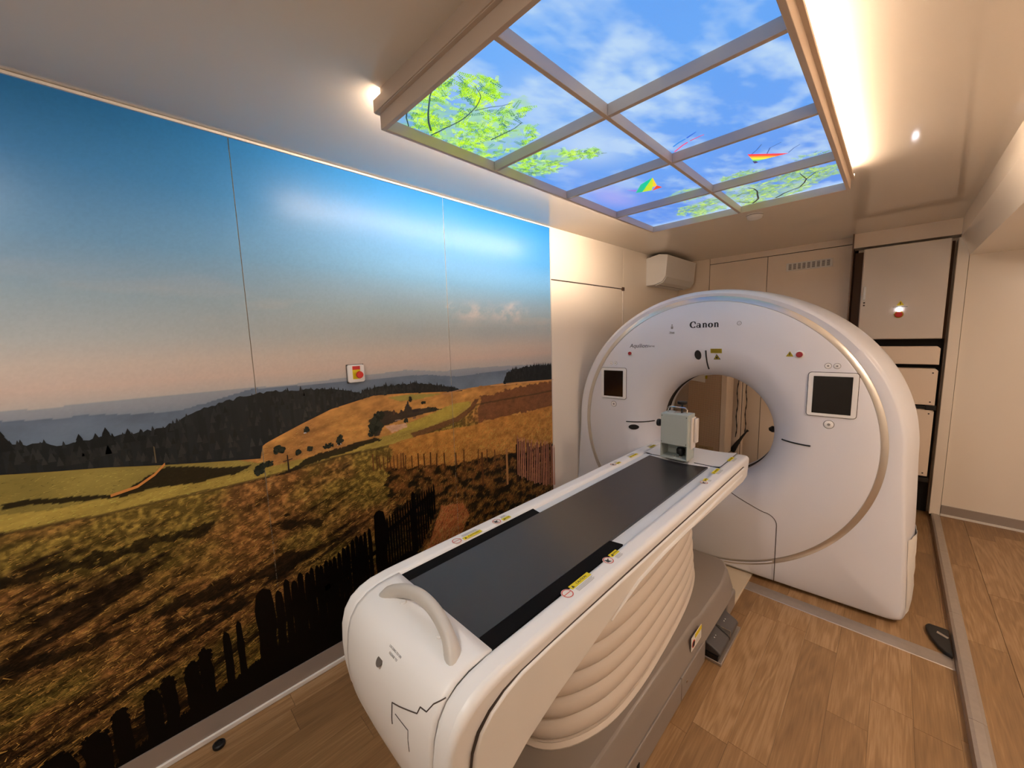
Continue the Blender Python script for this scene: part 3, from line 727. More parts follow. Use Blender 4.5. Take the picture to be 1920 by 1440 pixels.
for P, a, b in (([(-1.30,.895),(-1.266,.876),(-1.226,.84),(-1.186,.812),(-1.14,.785),(-1.095,.760),(-1.051,.743)], .0045, .0015), ([(-1.292,.892),(-1.25,.900),(-1.216,.904),(-1.17,.912),(-1.136,.916),(-1.10,.914),(-1.069,.910),(-1.04,.904),(-1.012,.893),(-.99,.882),(-.979,.869),(-.960,.832)], .003, .001),
    ([(-1.20,.74),(-1.25,.765),(-1.294,.80)], .0025, .002), ([(-1.168,1.084),(-1.10,1.09),(-1.046,1.094),(-1.0,1.085)], .003, .001), ([(-1.06,.915),(-1.01,.94),(-.98,.963),(-.944,.980)], .0018, .001)):
    stroke(P, a, b, L3(40, 66, 70))
for P, a, b in (([(-.67,2.775),(-.645,2.74),(-.623,2.702),(-.612,2.63),(-.597,2.556),(-.60,2.50),(-.62,2.455)], .006, .0025), ([(-.552,2.77),(-.53,2.75),(-.502,2.716),(-.46,2.69),(-.421,2.667),(-.395,2.61),(-.379,2.556),(-.355,2.52),(-.332,2.484)], .006, .002), ([(-.718,2.672),(-.69,2.73),(-.66,2.765),(-.60,2.78)], .0035, .002), ([(-.379,2.556),(-.385,2.50),(-.390,2.445)], .003, .0015),
    ([(-.98,2.62),(-.92,2.60),(-.86,2.61),(-.79,2.58)], .0025, .0015), ([(-.98,2.34),(-.92,2.33),(-.86,2.35)], .0018, .001), ([(-.45,2.70),(-.40,2.66),(-.33,2.63)], .002, .001), ([(-.70,2.56),(-.66,2.53),(-.63,2.56)], .003, .0015)):
    stroke(P, a, b, DKC)
# kites
def kp(P, c): smark(P, L3(*c), .0011)
kp([(-.905,1.925),(-.975,1.965),(-1.030,2.07)], (40,160,120)); kp([(-.905,1.925),(-1.030,2.07),(-1.060,2.055),(-.985,1.962)], (20,180,140))
kp([(-.905,1.925),(-.945,2.02),(-.985,2.085),(-1.030,2.07)], (186,210,30)); kp([(-.905,1.925),(-.922,1.99),(-.935,2.04),(-.960,2.05)], (250,190,40)); kp([(-.935,2.04),(-.926,2.085),(-.985,2.092)], (226,70,40))
kp([(-1.052,2.035),(-1.075,1.975),(-1.035,2.02)], (150,110,210))
A, B_, Cn = Vector((-.512,2.004)), Vector((-.385,2.132)), Vector((-.512,2.112))
cols = [(240,50,70),(250,110,50),(252,190,50),(240,226,60),(150,220,90),(70,200,150)]
for i, c in enumerate(cols):
    t0, t1 = i/6, (i+1)/6; a0, a1 = A.lerp(Cn, t0), A.lerp(Cn, t1); b0, b1 = A.lerp(B_, 1).lerp(Cn, t0), B_.lerp(Cn, t1)
    kp([tuple(a0), tuple(b0), tuple(b1), tuple(a1)], c)
kp([(-.515,2.10),(-.505,2.10),(-.500,2.135),(-.515,2.135)], (70,50,110))
stroke([(-.765,1.765),(-.735,1.71),(-.706,1.686),(-.676,1.668),(-.646,1.658)], .0035, .004, L3(30, 130, 220)); stroke([(-.64,1.655),(-.62,1.645),(-.597,1.634)], .004, .002, L3(20, 90, 210))
stroke([(-.758,1.77),(-.72,1.735),(-.674,1.703),(-.65,1.692)], .003, .0035, L3(236, 50, 110)); stroke([(-.64,1.688),(-.60,1.680),(-.583,1.679)], .003, .002, L3(210, 50, 110))
for P in ([(-.503,2.022),(-.475,1.99),(-.447,1.946)], [(-.452,2.065),(-.43,2.01),(-.386,1.988)], [(-.385,2.126),(-.36,2.09),(-.336,2.070)]): stroke(P, .002, .0015, L3(50, 80, 150))
quads_print('printed_trees_and_kites', SKYM, lb, V, F, Cc)

# ================================================================== CT GANTRY
YAWG = .055
G = thing('ct_scanner', 'large white ring-shaped CT scanner gantry with silver trim and two black screens', 'CT scanner', (-.918, 2.80, 0), YAWG)
ZG = .968; NT = 432
th = [2*PI*k/NT for k in range(NT)]
def outR(t):
    c, s = math.cos(t), math.sin(t)
    if s >= 0:
        return 1.0/math.sqrt((c/1.0)**2+(s/.968)**2)
    w = 1.0+.052*min(1, abs(s)/.65)**1.3; p = 2+46*min(1, abs(s)/.30)**1.5
    return (abs(c/w)**p+abs(s/.940)**p)**(-1/p)
def ring(R, v):
    out = []
    for t in th:
        r = R(t) if callable(R) else R
        out.append((r*math.cos(t), v, ZG+r*math.sin(t)))
    return out
flare = [(.386,.350),(.386,.30),(.388,.24),(.394,.195),(.408,.150),(.430,.108),(.460,.070),(.495,.040),(.535,.018),(.575,.005),(.61,0)]
def vflare(r):
    pr = sorted(flare[2:]); return float(np.interp(r, [p[0] for p in pr], [p[1] for p in pr]))
rows = [ring(r, v) for r, v in flare]+[ring(.75, 0), ring(.896, 0), ring(.902, .004)]
MB().grid(rows, True).build('front_cover', GANTRY, G, smooth=40)
MB().grid([ring(.902, .004), ring(.905, .001), ring(.932, .006), ring(.936, .010)], True).build('ring_trim', SILVER, G, smooth=50)['label'] = 'silver ring trim'
def o_(k, d, bulge=0):
    def f(t):
        c = math.cos(t); e = bulge*abs(c)**1.5*(1 if c > 0 else .25)
        return max(.9365, outR(t)*k+d+e) if d > -.001 else outR(t)*k+d+e
    return f
rows = [ring(.936, .010), ring(o_(.985, 0), .006), ring(o_(1.0, 0), .016), ring(o_(1.004, .006), .035), ring(o_(1.0, .016, .02), .10), ring(o_(1.0, .018, .05), .22), ring(o_(1.0, .016, .062), .36), ring(o_(1.0, .004, .05), .50), ring(lambda t: outR(t)-.03, .64), ring(lambda t: outR(t)-.08, .70), ring(.80, .72), ring(.60, .72), ring(.48, .68), ring(.41, .60), ring(.388, .52), ring(.386, .45)]
# keep the lower side and underside above the floor
rows = [[(x, v, max(z, .028)) for (x, v, z) in r] for r in rows]
MB().grid(rows, True).build('outer_cover', GANTRY, G, smooth=40)
MB().grid([ring(.386, .345), ring(.392, .35), ring(.392, .45), ring(.386, .455)], True).build('scan_window', BLACK, G)['label'] = 'black scan slot'
box('foot_frame', DARK, -.95, .96, .10, .60, 0, .035, G)
# cover seams
def seam(pts, r=.0016, m=SEAM, name='cover_seam'):
    P = []
    for i in range(len(pts)-1):
        for k in range(8):
            t = k/8; P.append((pts[i][0]*(1-t)+pts[i+1][0]*t, pts[i][1]*(1-t)+pts[i+1][1]*t))
    P.append(pts[-1])
    Q = []
    for u, z in P:
        rr = math.hypot(u, z-ZG); Q.append((u, (vflare(rr) if rr < .61 else 0)-.0003, z))
    return MB().tube(Q, r, 6).build(name, m, G)
arc = [(.457-.075*(1-math.cos(a)), .415+.072*math.sin(a)) for a in np.linspace(0, PI/2, 8)]
seam([(.459,.035),(.457,.415)]+arc[1:]+[(.30,.512),(.17,.545),(0,.552),(-.17,.545),(-.30,.512)]+[(-a, b) for a, b in arc[::-1]]+[(-.459,.035)], .0022)
# thin lip line on the service cover where the ring would run
P = [(.918*math.cos(a), -.002, ZG+.918*math.sin(a)) for a in np.linspace(math.radians(-119), math.radians(-61), 30)]
MB().tube(P, .005, 8, flat=.4).build('cover_ridge', GANTRY, G)
# writing
INKC = INK
def gstroke(mb, P, off, sc):
    """P: list of (x, y, width) -> flat ribbon with varying pen width"""
    L_, R_ = [], []
    for i, (x, y, w) in enumerate(P):
        x0, y0, _ = P[max(i-1, 0)]; x1, y1, _ = P[min(i+1, len(P)-1)]
        dx, dy = x1-x0, y1-y0; d = math.hypot(dx, dy) or 1; nx, ny_ = -dy/d*w/2, dx/d*w/2
        L_.append((off[0]+sc*(x+nx), -.0009, off[1]+sc*(y+ny_))); R_.append((off[0]+sc*(x-nx), -.0009, off[1]+sc*(y-ny_)))
    mb.grid([L_, R_])
def arcp(cx, cy, rx, ry, a0, a1, wf_, n=22):
    out = []
    for k in range(n+1):
        a = math.radians(a0+(a1-a0)*k/n); out.append((cx+rx*math.cos(a), cy+ry*math.sin(a), wf_(a)))
    return out
lg = MB()
ox, oz, sc = -.107, 1.697, .036
thick = lambda mn, mx: (lambda a: mn+(mx-mn)*abs(math.cos(a))**1.3)
gstroke(lg, arcp(.62, .60, .50, .56, 42, 318, thick(.12, .34)), (ox, oz), sc)           # C
gstroke(lg, [(.98, 1.10, .10), (.98, .72, .22)], (ox, oz), sc)
def ga(x):
    gstroke(lg, arcp(x+.34, .24, .24, .22, 20, 380, thick(.09, .20)), (ox, oz), sc)
    gstroke(lg, [(x+.66, .0, .26), (x+.66, .55, .26), (x+.60, .72, .20), (x+.45, .80, .12), (x+.22, .78, .10), (x+.12, .66, .18)], (ox, oz), sc)
    gstroke(lg, [(x+.60, .04, .09), (x+.86, .04, .09)], (ox, oz), sc)
def gn(x):
    gstroke(lg, [(x+.16, .0, .26), (x+.16, .84, .26)], (ox, oz), sc)
    gstroke(lg, [(x+.16, .66, .10), (x+.34, .80, .16), (x+.52, .78, .22), (x+.62, .60, .26), (x+.62, .0, .26)], (ox, oz), sc)
    for q in (.0, .46): gstroke(lg, [(x+q, .04, .08), (x+q+.34, .04, .08)], (ox, oz), sc)
    gstroke(lg, [(x-.02, .80, .08), (x+.2, .80, .08)], (ox, oz), sc)
def go(x): gstroke(lg, arcp(x+.38, .40, .31, .37, 0, 360, thick(.10, .30)), (ox, oz), sc)
ga(1.18); gn(2.30); go(3.30); gn(4.30)
lg.build('lettering', INK, G, smooth=0, fix=False)
text('lettering', 'Aquilion', .042, mat('grey_print', (84,84,92), .5), G, face_M(-.478, -.0008, 1.574), bold=.0003, shear=.22)
text('lettering', 'Serve', .023, GREYINK, G, face_M(-.380, -.0008, 1.572), bold=.0003, shear=.22)
def disc(name, m, r, u, z, v=-.003, d=.006, parent=None, n=28):
    return MB().lathe([(r*.9, v), (r, v+.0015), (r, v+d)], (u, 0, z), 'y', n).build(name, m, parent or G)
# round emergency buttons, lamps and keys
for u, r in ((-.545, .013), (.519, .017)):
    b_ = disc('button', WHITE, r*1.45, u, 1.517, -.004); disc('button_cap', PINK, r, u, 1.517, -.012, .010, b_)
def tri(name, m, u, z, s, parent, v=-.001, dark=True):
    MB().prism([(u-s, z-s*.8), (u+s, z-s*.8), (u, z+s*.9)], 'y', v-.0006, v+.002).build(name, YELD if dark else YEL, parent, smooth=0)
tri('warning_label', None, .472, 1.520, .019, G)
MB().prism([(.4705,1.512),(.4735,1.512),(.4745,1.527),(.4695,1.527)], 'y', -.0024, -.001).build('label_print', INK, G, smooth=0)
for (u, z, r) in ((-.706,1.436,.015),(-.668,1.436,.015),(.655,1.453,.017),(.695,1.453,.017),(-.681,1.103,.024),(.677,1.111,.026)):
    b_ = disc('button', SEAM, r, u, z, -.0012, .004)
    disc('button_face', WHITE, r*.88, u, z, -.0035, .005, b_)
    disc('button_icon', GREYINK, r*.30, u, z, -.0045, .003, b_)
for (u, z, r) in ((.196, 1.717, .0135),):
    b_ = disc('indicator', GREYINK, r, u, z, -.001, .003); disc('indicator_face', GANTRY, r*.80, u, z, -.0018, .003, b_); disc('indicator_dot', GREYINK, r*.18, u, z, -.0026, .003, b_)
# patient pictograms above the bore
MB().lathe([(.0048,-.001),(.0048,.001)], (-.229,0,1.722), 'y', 12).build('pictogram', GREYINK, G)
MB().prism(rrect(-.2365,-.2215,1.694,1.714,.004), 'y', -.001, .001).build('pictogram', GREYINK, G)
MB().tube([(-.247,-.001,1.662),(-.211,-.001,1.662)], .0016, 6).build('pictogram', GREYINK, G)
MB().tube([(-.244,-.001,1.673),(-.225,-.001,1.668),(-.212,-.001,1.670)], .0028, 6).build('pictogram', GREYINK, G)
for s, u0, u1, z0, z1 in (('L', -.790, -.575, 1.150, 1.398), ('R', .570, .792, 1.158, 1.414)):
    rim = MB().prism(rrect(u0-.003, u1+.003, z0-.003, z1+.003, .018), 'y', -.002, .004).build('screen_rim', SEAM, G)
    fr = MB().prism(rrect(u0, u1, z0, z1, .016), 'y', -.010, .004).build('screen_frame', WHITE, G, .002)
    k = .024
    MB().prism(rrect(u0+k, u1-k, z0+k*.75, z1-k*.85, .002), 'y', -.0112, -.008).build('screen', GLOSSBLACK, fr, smooth=0)
# laser windows and labels on the flare
def on(u, z, lift=.002):
    rr = math.hypot(u, z-ZG); return (u, vflare(rr)-lift, z)
def slot(pts, r, m=BLACK, name='laser_slot', flat=.5): return MB().tube([on(*p) for p in pts], r, 8, up=(0,-1,0) if False else None).build(name, m, G)
slot([(0.0, ZG+r) for r in np.linspace(.572, .438, 14)], .0045)
slot([(-r, ZG) for r in np.linspace(.575, .405, 14)], .0045)
slot([(r, ZG) for r in np.linspace(.60, .45, 14)], .0045)
def oval(u, z, a, b, ang=0):
    P = []
    for k in range(24):
        t = 2*PI*k/24; x, y = a*math.cos(t), b*math.sin(t); x, y = x*math.cos(ang)-y*math.sin(ang), x*math.sin(ang)+y*math.cos(ang)
        P.append(on(u+x, z+y, .003))
    m_ = MB(); c = on(u, z, .005); m_.add([c]+P, [(0, 1+k, 1+(k+1) % 24) for k in range(24)]); m_.build('camera_window', BLACK, G, smooth=30)
oval(-.052, 1.508, .022, .034); oval(-.520, .926, .036, .021)
def flabel(u0, u1, z0, z1, m, name='warning_label', lift=.0025):
    P = [on(u0, z0, lift), on(u1, z0, lift), on(u1, z1, lift), on(u0, z1, lift)]
    MB().add(P, [(0,1,2,3)]).build(name, m, G, smooth=0)
flabel(.030, .100, 1.522, 1.552, YELD)
for k in range(3): flabel(.036, .092, 1.529+k*.008, 1.531+k*.008, INK, 'label_print', .0036)
P = [on(.045,1.478,.0025), on(.090,1.478,.0025), on(.0675,1.515,.0025)]; MB().add(P, [(0,1,2)]).build('warning_label', INK, G, smooth=0)
P = [on(.050,1.481,.0035), on(.085,1.481,.0035), on(.0675,1.510,.0035)]; MB().add(P, [(0,1,2)]).build('warning_label', YELD, G, smooth=0)
flabel(.062, .073, 1.485, 1.498, INK, 'label_print', .0045)
P = [(math.sin(a)*.384, .30+.03*math.cos(a*6), ZG+math.cos(a)*.384) for a in np.linspace(-.22, .22, 14)]
MB().tube(P, .010, 10, flat=2.2).build('microphone_bump', GANTRY, G)
# crumpled protective skirt at the lower right side
def flank(z, v):
    best = min((abs(ZG+outR(t)*math.sin(t)-z), t) for t in np.linspace(-1.1, 0, 400))[1]
    vv = [.006,.016,.035,.10,.22,.36,.50]; dd = [-.015,0,.006,.016,.018,.016,.004]; bb = [0,0,0,.02,.05,.062,.05]
    return (outR(best)+float(np.interp(v, vv, dd))+float(np.interp(v, vv, bb))*abs(math.cos(best))**1.5)*math.cos(best)
sk = MB(); rws = []
rs = random.Random(9)
for i in range(9):
    z = .06+i*.055; row = []
    for k in range(9):
        v = .05+k*.035; a = math.atan2(z-ZG, 1.05)
        row.append((flank(z, v)+.004+.010*abs(math.sin(i*1.7+k*.9))*math.sin(PI*k/8)+rs.uniform(-.001,.001), v, z))
    rws.append(row)
sk.grid(rws).build('side_skirt', WHITE_SOFT, G, smooth=60)

# ================================================================== PATIENT TABLE
XC = -.90; ZR = .892
T = thing('patient_table', 'white CT patient table with black tabletop, cream bellows and grey base', 'patient table', (XC, 1.6, 0))
def tl(o):     # parts are modelled in room coordinates; move them under the table's empty
    o.location = (-XC, -1.6, 0); return o
prof = [(2.695,.880),(2.66,.892),(2.2,.892),(1.2,.892),(.60,.892),(.545,.8915),(.49,.887),(.452,.876),(.420,.856),(.398,.825),(.386,.785),(.380,.73),(.380,.67),(.388,.60),(.410,.53),(.440,.475),(.480,.462),
        (.54,.505),(.62,.565),(.75,.625),(.90,.672),(1.05,.725),(1.18,.762),(1.32,.775),(1.5,.770),(2.0,.748),(2.60,.728),(2.685,.745),(2.70,.80)]
def taper(o, k=.13, z0=.80):
    for v in o.data.vertices:
        x = v.co.x-XC
        if v.co.z < z0: x -= math.copysign(min(abs(x), (z0-v.co.z)*k), x)
        v.co.x = XC+x
    return o
def dens(poly, d=.03):
    out = []
    for i in range(len(poly)):
        p, q = poly[i], poly[(i+1) % len(poly)]; n = max(1, int(math.dist(p, q)/d)) if i not in (1,2,3,) else 6
        for k in range(n): out.append((p[0]+(q[0]-p[0])*k/n, p[1]+(q[1]-p[1])*k/n))
    return out
HI, HO = .228, .300
inner = [(y, min(z, .858)) for y, z in prof]
body = MB().prism(inner, 'x', XC-HI-.004, XC+HI+.004).build('undercarriage', WHITE_SOFT, T, smooth=30); tl(body)
for s in (-1, 1):
    a, b = (XC+HI, XC+HO) if s > 0 else (XC-HO, XC-HI)
    o = MB().prism(prof, 'x', a, b).build('side_rail', WHITE, T, .020, 5, smooth=30); taper(o); tl(o)
    # flush side panel, slightly proud, inside a dark seam
    ins = [(2.56,.848),(2.0,.850),(1.2,.853),(.70,.855),(.60,.853),(.54,.842),(.495,.822),(.462,.790),(.447,.745),(.443,.68),(.450,.61),(.468,.545),(.50,.513),(.56,.55),(.64,.605),(.76,.655),(.90,.696),(1.05,.745),(1.18,.782),(1.32,.794),(1.5,.790),(2.0,.770),(2.50,.755),(2.58,.765),(2.60,.80)]
    xo = XC+s*HO
    o = MB().prism(ins, 'x', xo-s*.010, xo+s*.0015).build('panel_seam', SEAM, T, smooth=30)
    for v in o.data.vertices: pass
    taper(o); tl(o)
    cy_, cz_ = 1.4, .80
    ins2 = []
    for (y, z) in ins: ins2.append((y+(.0018 if y < .6 else (-.0018 if y > 2.4 else 0)), z-.0020 if z > .81 else z+.0015))
    o = MB().prism(ins2, 'x', xo-s*.010, xo+s*.008).build('side_panel', WHITE_SOFT, T, .007, 3, smooth=30); taper(o); tl(o)
# moulded highlight rib that runs to the far end under the rail
o = MB().tube([(XC+HO+.006, y, z) for y, z in ((1.02,.742),(1.2,.792),(1.4,.806),(1.9,.808),(2.5,.812))], [.002,.009,.010,.010,.007], 8).build('side_rib', WHITE_SOFT, T); tl(o)
# rounded nose cover between the rails
NP_ = [(.565,.890),(.53,.8895),(.49,.887),(.452,.876),(.420,.856),(.398,.825),(.386,.785),(.380,.73),(.380,.67),(.388,.60),(.410,.53),(.440,.475)]
CW = HI+.006
def nose_pt(i, x):
    y, z = NP_[i]; e = 1-(abs(x)/CW)**4; a = min(1, i/3)
    py, pz = NP_[max(0, i-1)]; qy, qz = NP_[min(len(NP_)-1, i+1)]; t = Vector((qy-py, qz-pz)).normalized()
    n = Vector((t.y, -t.x)) if False else Vector((-abs(t.y), abs(t.x) if z > .8 else -abs(t.x)))
    d = .002+.010*e*a
    return (y+n.x*d, z+n.y*d)
rows = []
for i in range(len(NP_)):
    rows.append([(XC-CW+2*CW*k/28, *nose_pt(i, -CW+2*CW*k/28)) for k in range(29)])
nz = MB().grid(rows).build('nose_cover', WHITE, T, smooth=60); tl(nz)
sd = nz.modifiers.new('solid', 'SOLIDIFY'); sd.thickness = .005; sd.offset = -1
# seams of the hatch in the nose
def on_nose(x, z, lift=.0005):
    x = x-XC; P = [nose_pt(i, x) for i in range(3, len(NP_))]; P.sort(key=lambda p: p[1])
    return (XC+x, float(np.interp(z, [p[1] for p in P], [p[0] for p in P]))-lift, z)
def nseam(pts, r=.0015, m=SEAM):
    Q = []
    for p, q in zip(pts[:-1], pts[1:]):
        for k in range(6): Q.append(on_nose(p[0]+(q[0]-p[0])*k/6, p[1]+(q[1]-p[1])*k/6))
    Q.append(on_nose(*pts[-1])); tl(MB().tube(Q, r, 6).build('cover_seam', m, T))
nseam([(-.668,.862), (-.690,.845), (-.700,.828), (-.722,.826), (-.729,.808), (-.832,.770), (-.829,.716)])
nseam([(-.815,.752), (-.756,.752), (-.752,.700)], .0009)
a = on_nose(-.915, .822, .0)
o = MB().lathe([(.013, -.003), (.0115, .001)], (0, 0, 0), 'y', 24).build('lock_hole', mat('shadow_grey_hole', (96,88,82), .6), T)
o.rotation_euler = (math.radians(-38), 0, 0); o.location = (a[0]-XC, a[1]-1.6, a[2])
for x, z, y in ((-.985,.8945,.497),(-.795,.8965,.497)):
    o = MB().lathe([(.009,-.001),(.010,.0),(.010,.006),(.0085,.008)], (x, y, z-.003), 'z', 20).build('cover_cap', WHITE, T); tl(o)
for k, s_ in enumerate(('LOCKING TO UN', 'RELEASE TO')):
    a = on_nose(-.872, .862-.010*k, .0008)
    Mx = Matrix.Translation(a) @ Matrix.Rotation(math.radians(50), 4, 'X')
    o = text('lettering', s_, .0075, GREYINK, T, Mx, ext=.0003); tl(o)
# handle
H0, H1 = Vector((-1.068,.488,.884)), Vector((-.722,.505,.884))
hp = [(H0.x-.004, .482, .868)]
for k in range(1, 24):
    t = k/24; x = H0.x+(H1.x-H0.x)*t; e = math.sin(PI*t)**.55
    hp.append((x, .482+.036*e, .870+.068*e))
hp.append((H1.x+.004, .482, .868))
hd = MB().tube(hp, [.027, .0255, .0235]+[.0215]*19+[.0235, .0255, .027], 18, flat=.85).build('handle', GREYH, T, smooth=60); tl(hd)
# deck, pads, tabletop
tl(box('deck', DECK, XC-HI, XC+HI, .56, 2.36, .856, .876, T, .002))
rows = []
for k in range(17):
    x = -.176+.352*k/16; dz = -.010*(1-(x/.176)**2)
    rows.append([(XC+x, y, .886+dz) for y in (.562, 1.0, 1.6, 2.31)])
rows2 = [[(XC-.176, y, .874) for y in (.562, 1.0, 1.6, 2.31)]]+rows+[[(XC+.176, y, .874) for y in (.562, 1.0, 1.6, 2.31)]]
tl(MB().grid(rows2).build('tabletop', CARBON, T, smooth=40))
for s in (-1, 1):
    x0, x1 = sorted((XC+s*.1765, XC+s*(HI-.001)))
    tl(MB().prism([(x0, .562), (x1, .562), (x1, 1.235), (x0, 1.225)] if s > 0 else [(x0, .562), (x1, .562), (x1, 1.225), (x0, 1.235)], 'z', .876, .886).build('edge_pad', PAD, T, .002))
# end piece: shallow cradle plate rising into the rails
rows = []
for k in range(25):
    x = -HI+2*HI*k/24; e = .014*(abs(x)/HI)**4
    rows.append([(XC+x, y, .872+e+(.004 if y > 2.6 else 0)) for y in (2.365, 2.5, 2.66, 2.69)]+[(XC+x, 2.705-.02*(1-(abs(x)/HI)**2), .855+e)])
tl(MB().grid(rows).build('end_plate', WHITE, T, smooth=40))
for s in (-1, 1):
    x0, x1 = sorted((XC+s*.08, XC+s*.222)); tl(box('slot', INK, x0, x1, 2.362, 2.368, .874, .8775, T))
    x0, x1 = sorted((XC+s*.06, XC+s*.178)); tl(box('clip', WHITE, x0, x1, 2.318, 2.345, .876, .881, T, .001))
# bellows
zs_ = []; 
NP = 7; z0, z1 = .262, .775
rows = []
def sup(a, b, n, cy, z, k=72):
    out = []
    for i in range(k):
        t = 2*PI*i/k; c, s = math.cos(t), math.sin(t)
        y = cy+a*math.copysign(abs(c)**(2/n), c)
        out.append((XC+b*math.copysign(abs(s)**(2/n), s)*(1-.30*max(0, (y-1.1)/1.2)), y, z))
    return out
BA, BB, BN, BY = .735, .258, 2.7, 1.60
for i in range(NP*6+1):
    f = i/(NP*6); z = z0+(z1-z0)*f; ph = (i % 6)/6; e = .030*math.sin(PI*ph)**.5; sh = -.05*f
    rows.append(sup(BA+e+sh*1.6, BB+e*.9+sh*.55, BN, BY, z))
tl(MB().grid(rows, True).build('bellows', BELLOW, T, smooth=60))
tl(MB().grid([sup(BA+.032, BB+.030, BN, BY, .244), sup(BA+.034, BB+.032, BN, BY, .252), sup(BA+.026, BB+.024, BN, BY, .258), sup(BA+.022, BB+.020, BN, BY, .262), sup(BA+.024, BB+.022, BN, BY, .268), sup(BA-.02, BB-.02, BN, BY, .272)], True).build('bellows_flange', BELLOW, T, smooth=50))
# base
base_top = [(-.315,.72),(.315,.72),(.315,1.86),(.325,1.90),(.325,2.26),(.315,2.34),(.30,2.44),(.255,2.52),(.19,2.535),(-.19,2.535),(-.255,2.52),(-.315,2.40)]
def layer(off, z): return [(XC+x*(1+off/.31), 1.6+(y-1.6)*(1+off/.9), z) for x, y in base_top]
def lay(x0, pts=base_top): pass
m_ = MB(); R_ = [layer(0.0, .125), layer(-.006, .150), layer(-.018, .205), layer(-.026, .236), layer(-.030, .243), layer(-.037, .246)]
m_.grid(R_, True); n = len(m_.v)
m_.add(layer(-.037, .246), [tuple(range(len(base_top)))]); m_.add(layer(0, .125), [tuple(range(len(base_top)))])
tl(m_.build('base_cover', TAUPE, T, 0, smooth=42))
tl(box('lower_skirt', TAUPE, XC-.322, XC+.322, .72, 1.60, .004, .121, T, .004))
tl(box('lower_skirt', TAUPE, XC-.322, XC+.322, 1.604, 1.905, .004, .121, T, .004))
tl(box('lower_skirt', TAUPE, XC-.30, XC+.318, 2.285, 2.44, .004, .121, T, .012))
tl(box('base_core', DARK, XC-.29, XC+.285, .74, 2.42, .002, .16, T))
tl(box('screw', CHROME, XC+.3215, XC+.3245, 1.655, 1.668, .062, .075, T, .002))
tl(box('latch', DARK, XC+.3215, XC+.3245, 1.175, 1.195, .045, .065, T))
tl(box('base_plate', ALU, XC-.2, XC+.392, 1.925, 2.262, .0, .016, T, .002))
for i, (ya, yb) in enumerate(((1.935, 2.085), (2.092, 2.245))):
    pd = MB().prism([(XC+.24,.105),(XC+.305,.098),(XC+.372,.066),(XC+.384,.055),(XC+.384,.040),(XC+.24,.040)], 'y', ya, yb).build('foot_pedal', TAUPE_D, T, .006, 3); tl(pd)
    for q in (-.010, .010):
        MB().lathe([(.0032, 0), (.0032, .0012)], (XC+.335, (ya+yb)/2+q, .0838), 'z', 10).build('pedal_mark', PAPER, pd)
tl(box('pedal_divider', CHROME, XC+.25, XC+.386, 2.086, 2.091, .04, .094, T))
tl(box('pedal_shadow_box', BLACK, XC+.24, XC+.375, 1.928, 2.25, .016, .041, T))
# caution stickers
def sticker(x, y, s, kind, flip=1):
    z = ZR+.0006
    st = thing_part('sticker', x, y, z)
    return st
def put_sticker(cx, y0, y1, kind, side):
    """yellow caution bar with lines of print and a red prohibition ring, lying on the rail"""
    z = ZR+.0004; s = side
    yb = MB().box(cx-.009, cx+.009, y0, y1, z-.0002, z+.0006).build('caution_label', YEL, T, smooth=0); tl(yb)
    Mx = Matrix.Translation((cx, (y0+y1)/2+.006, z+.0008)) @ Matrix.Rotation(PI/2, 4, 'Z')
    t_ = text('lettering', 'CAUTION', min(.012, (y1-y0)*.16), INK, yb, Mx, ext=.0002)
    MB().prism([(cx-.005, y0+.010), (cx+.006, y0+.005), (cx+.006, y0+.016)], 'z', z+.0006, z+.0009).build('warning_mark', INK, yb, smooth=0)
    for k in range(4):
        xx = cx+s*(.014+.004*k)
        MB().box(xx-.0005, xx+.0005, y0+.008, y1-.004-.006*(k % 2), z, z+.0004).build('print_line', GREYINK, yb, smooth=0)
    if kind:
        cyy = y0-.026; cxx = cx+s*.008
        w = MB().lathe([(.020, -.0002), (.020, .0004)], (cxx, cyy, z), 'z', 24).build('label_disc', PAPER, yb, smooth=0)
        MB().grid([[(cxx+.0185*math.cos(a), cyy+.0185*math.sin(a), z+.0008) for a in np.linspace(0, 2*PI, 33)], [(cxx+.0155*math.cos(a), cyy+.0155*math.sin(a), z+.0008) for a in np.linspace(0, 2*PI, 33)]]).build('prohibition_ring', REDL, yb, smooth=0)
        if kind == 1: MB().box(cxx-.0012, cxx+.0012, cyy-.016, cyy+.016, z+.0006, z+.0009).build('prohibition_bar', REDL, yb, smooth=0)
        else:
            MB().prism([(cxx-.012,cyy-.010),(cxx+.006,cyy-.012),(cxx+.012,cyy+.004),(cxx+.002,cyy+.0),(cxx-.008,cyy+.012),(cxx-.004,cyy-.002)], 'z', z+.0006, z+.0009).build('hand_pictogram', INK, yb, smooth=0)
put_sticker(-.661, .888, .990, 1, 1); put_sticker(-.661, 1.122, 1.172, 2, 1)
put_sticker(-.661, 2.060, 2.100, 2, 1); put_sticker(-.663, 2.20, 2.30, 0, 1); put_sticker(-.663, 2.48, 2.57, 0, 1)
put_sticker(-1.142, .845, .935, 1, -1); put_sticker(-1.142, 1.055, 1.100, 2, -1); put_sticker(-1.142, 2.01, 2.05, 2, -1); put_sticker(-1.142, 2.17, 2.27, 0, -1); put_sticker(-1.142, 2.45, 2.53, 0, -1)
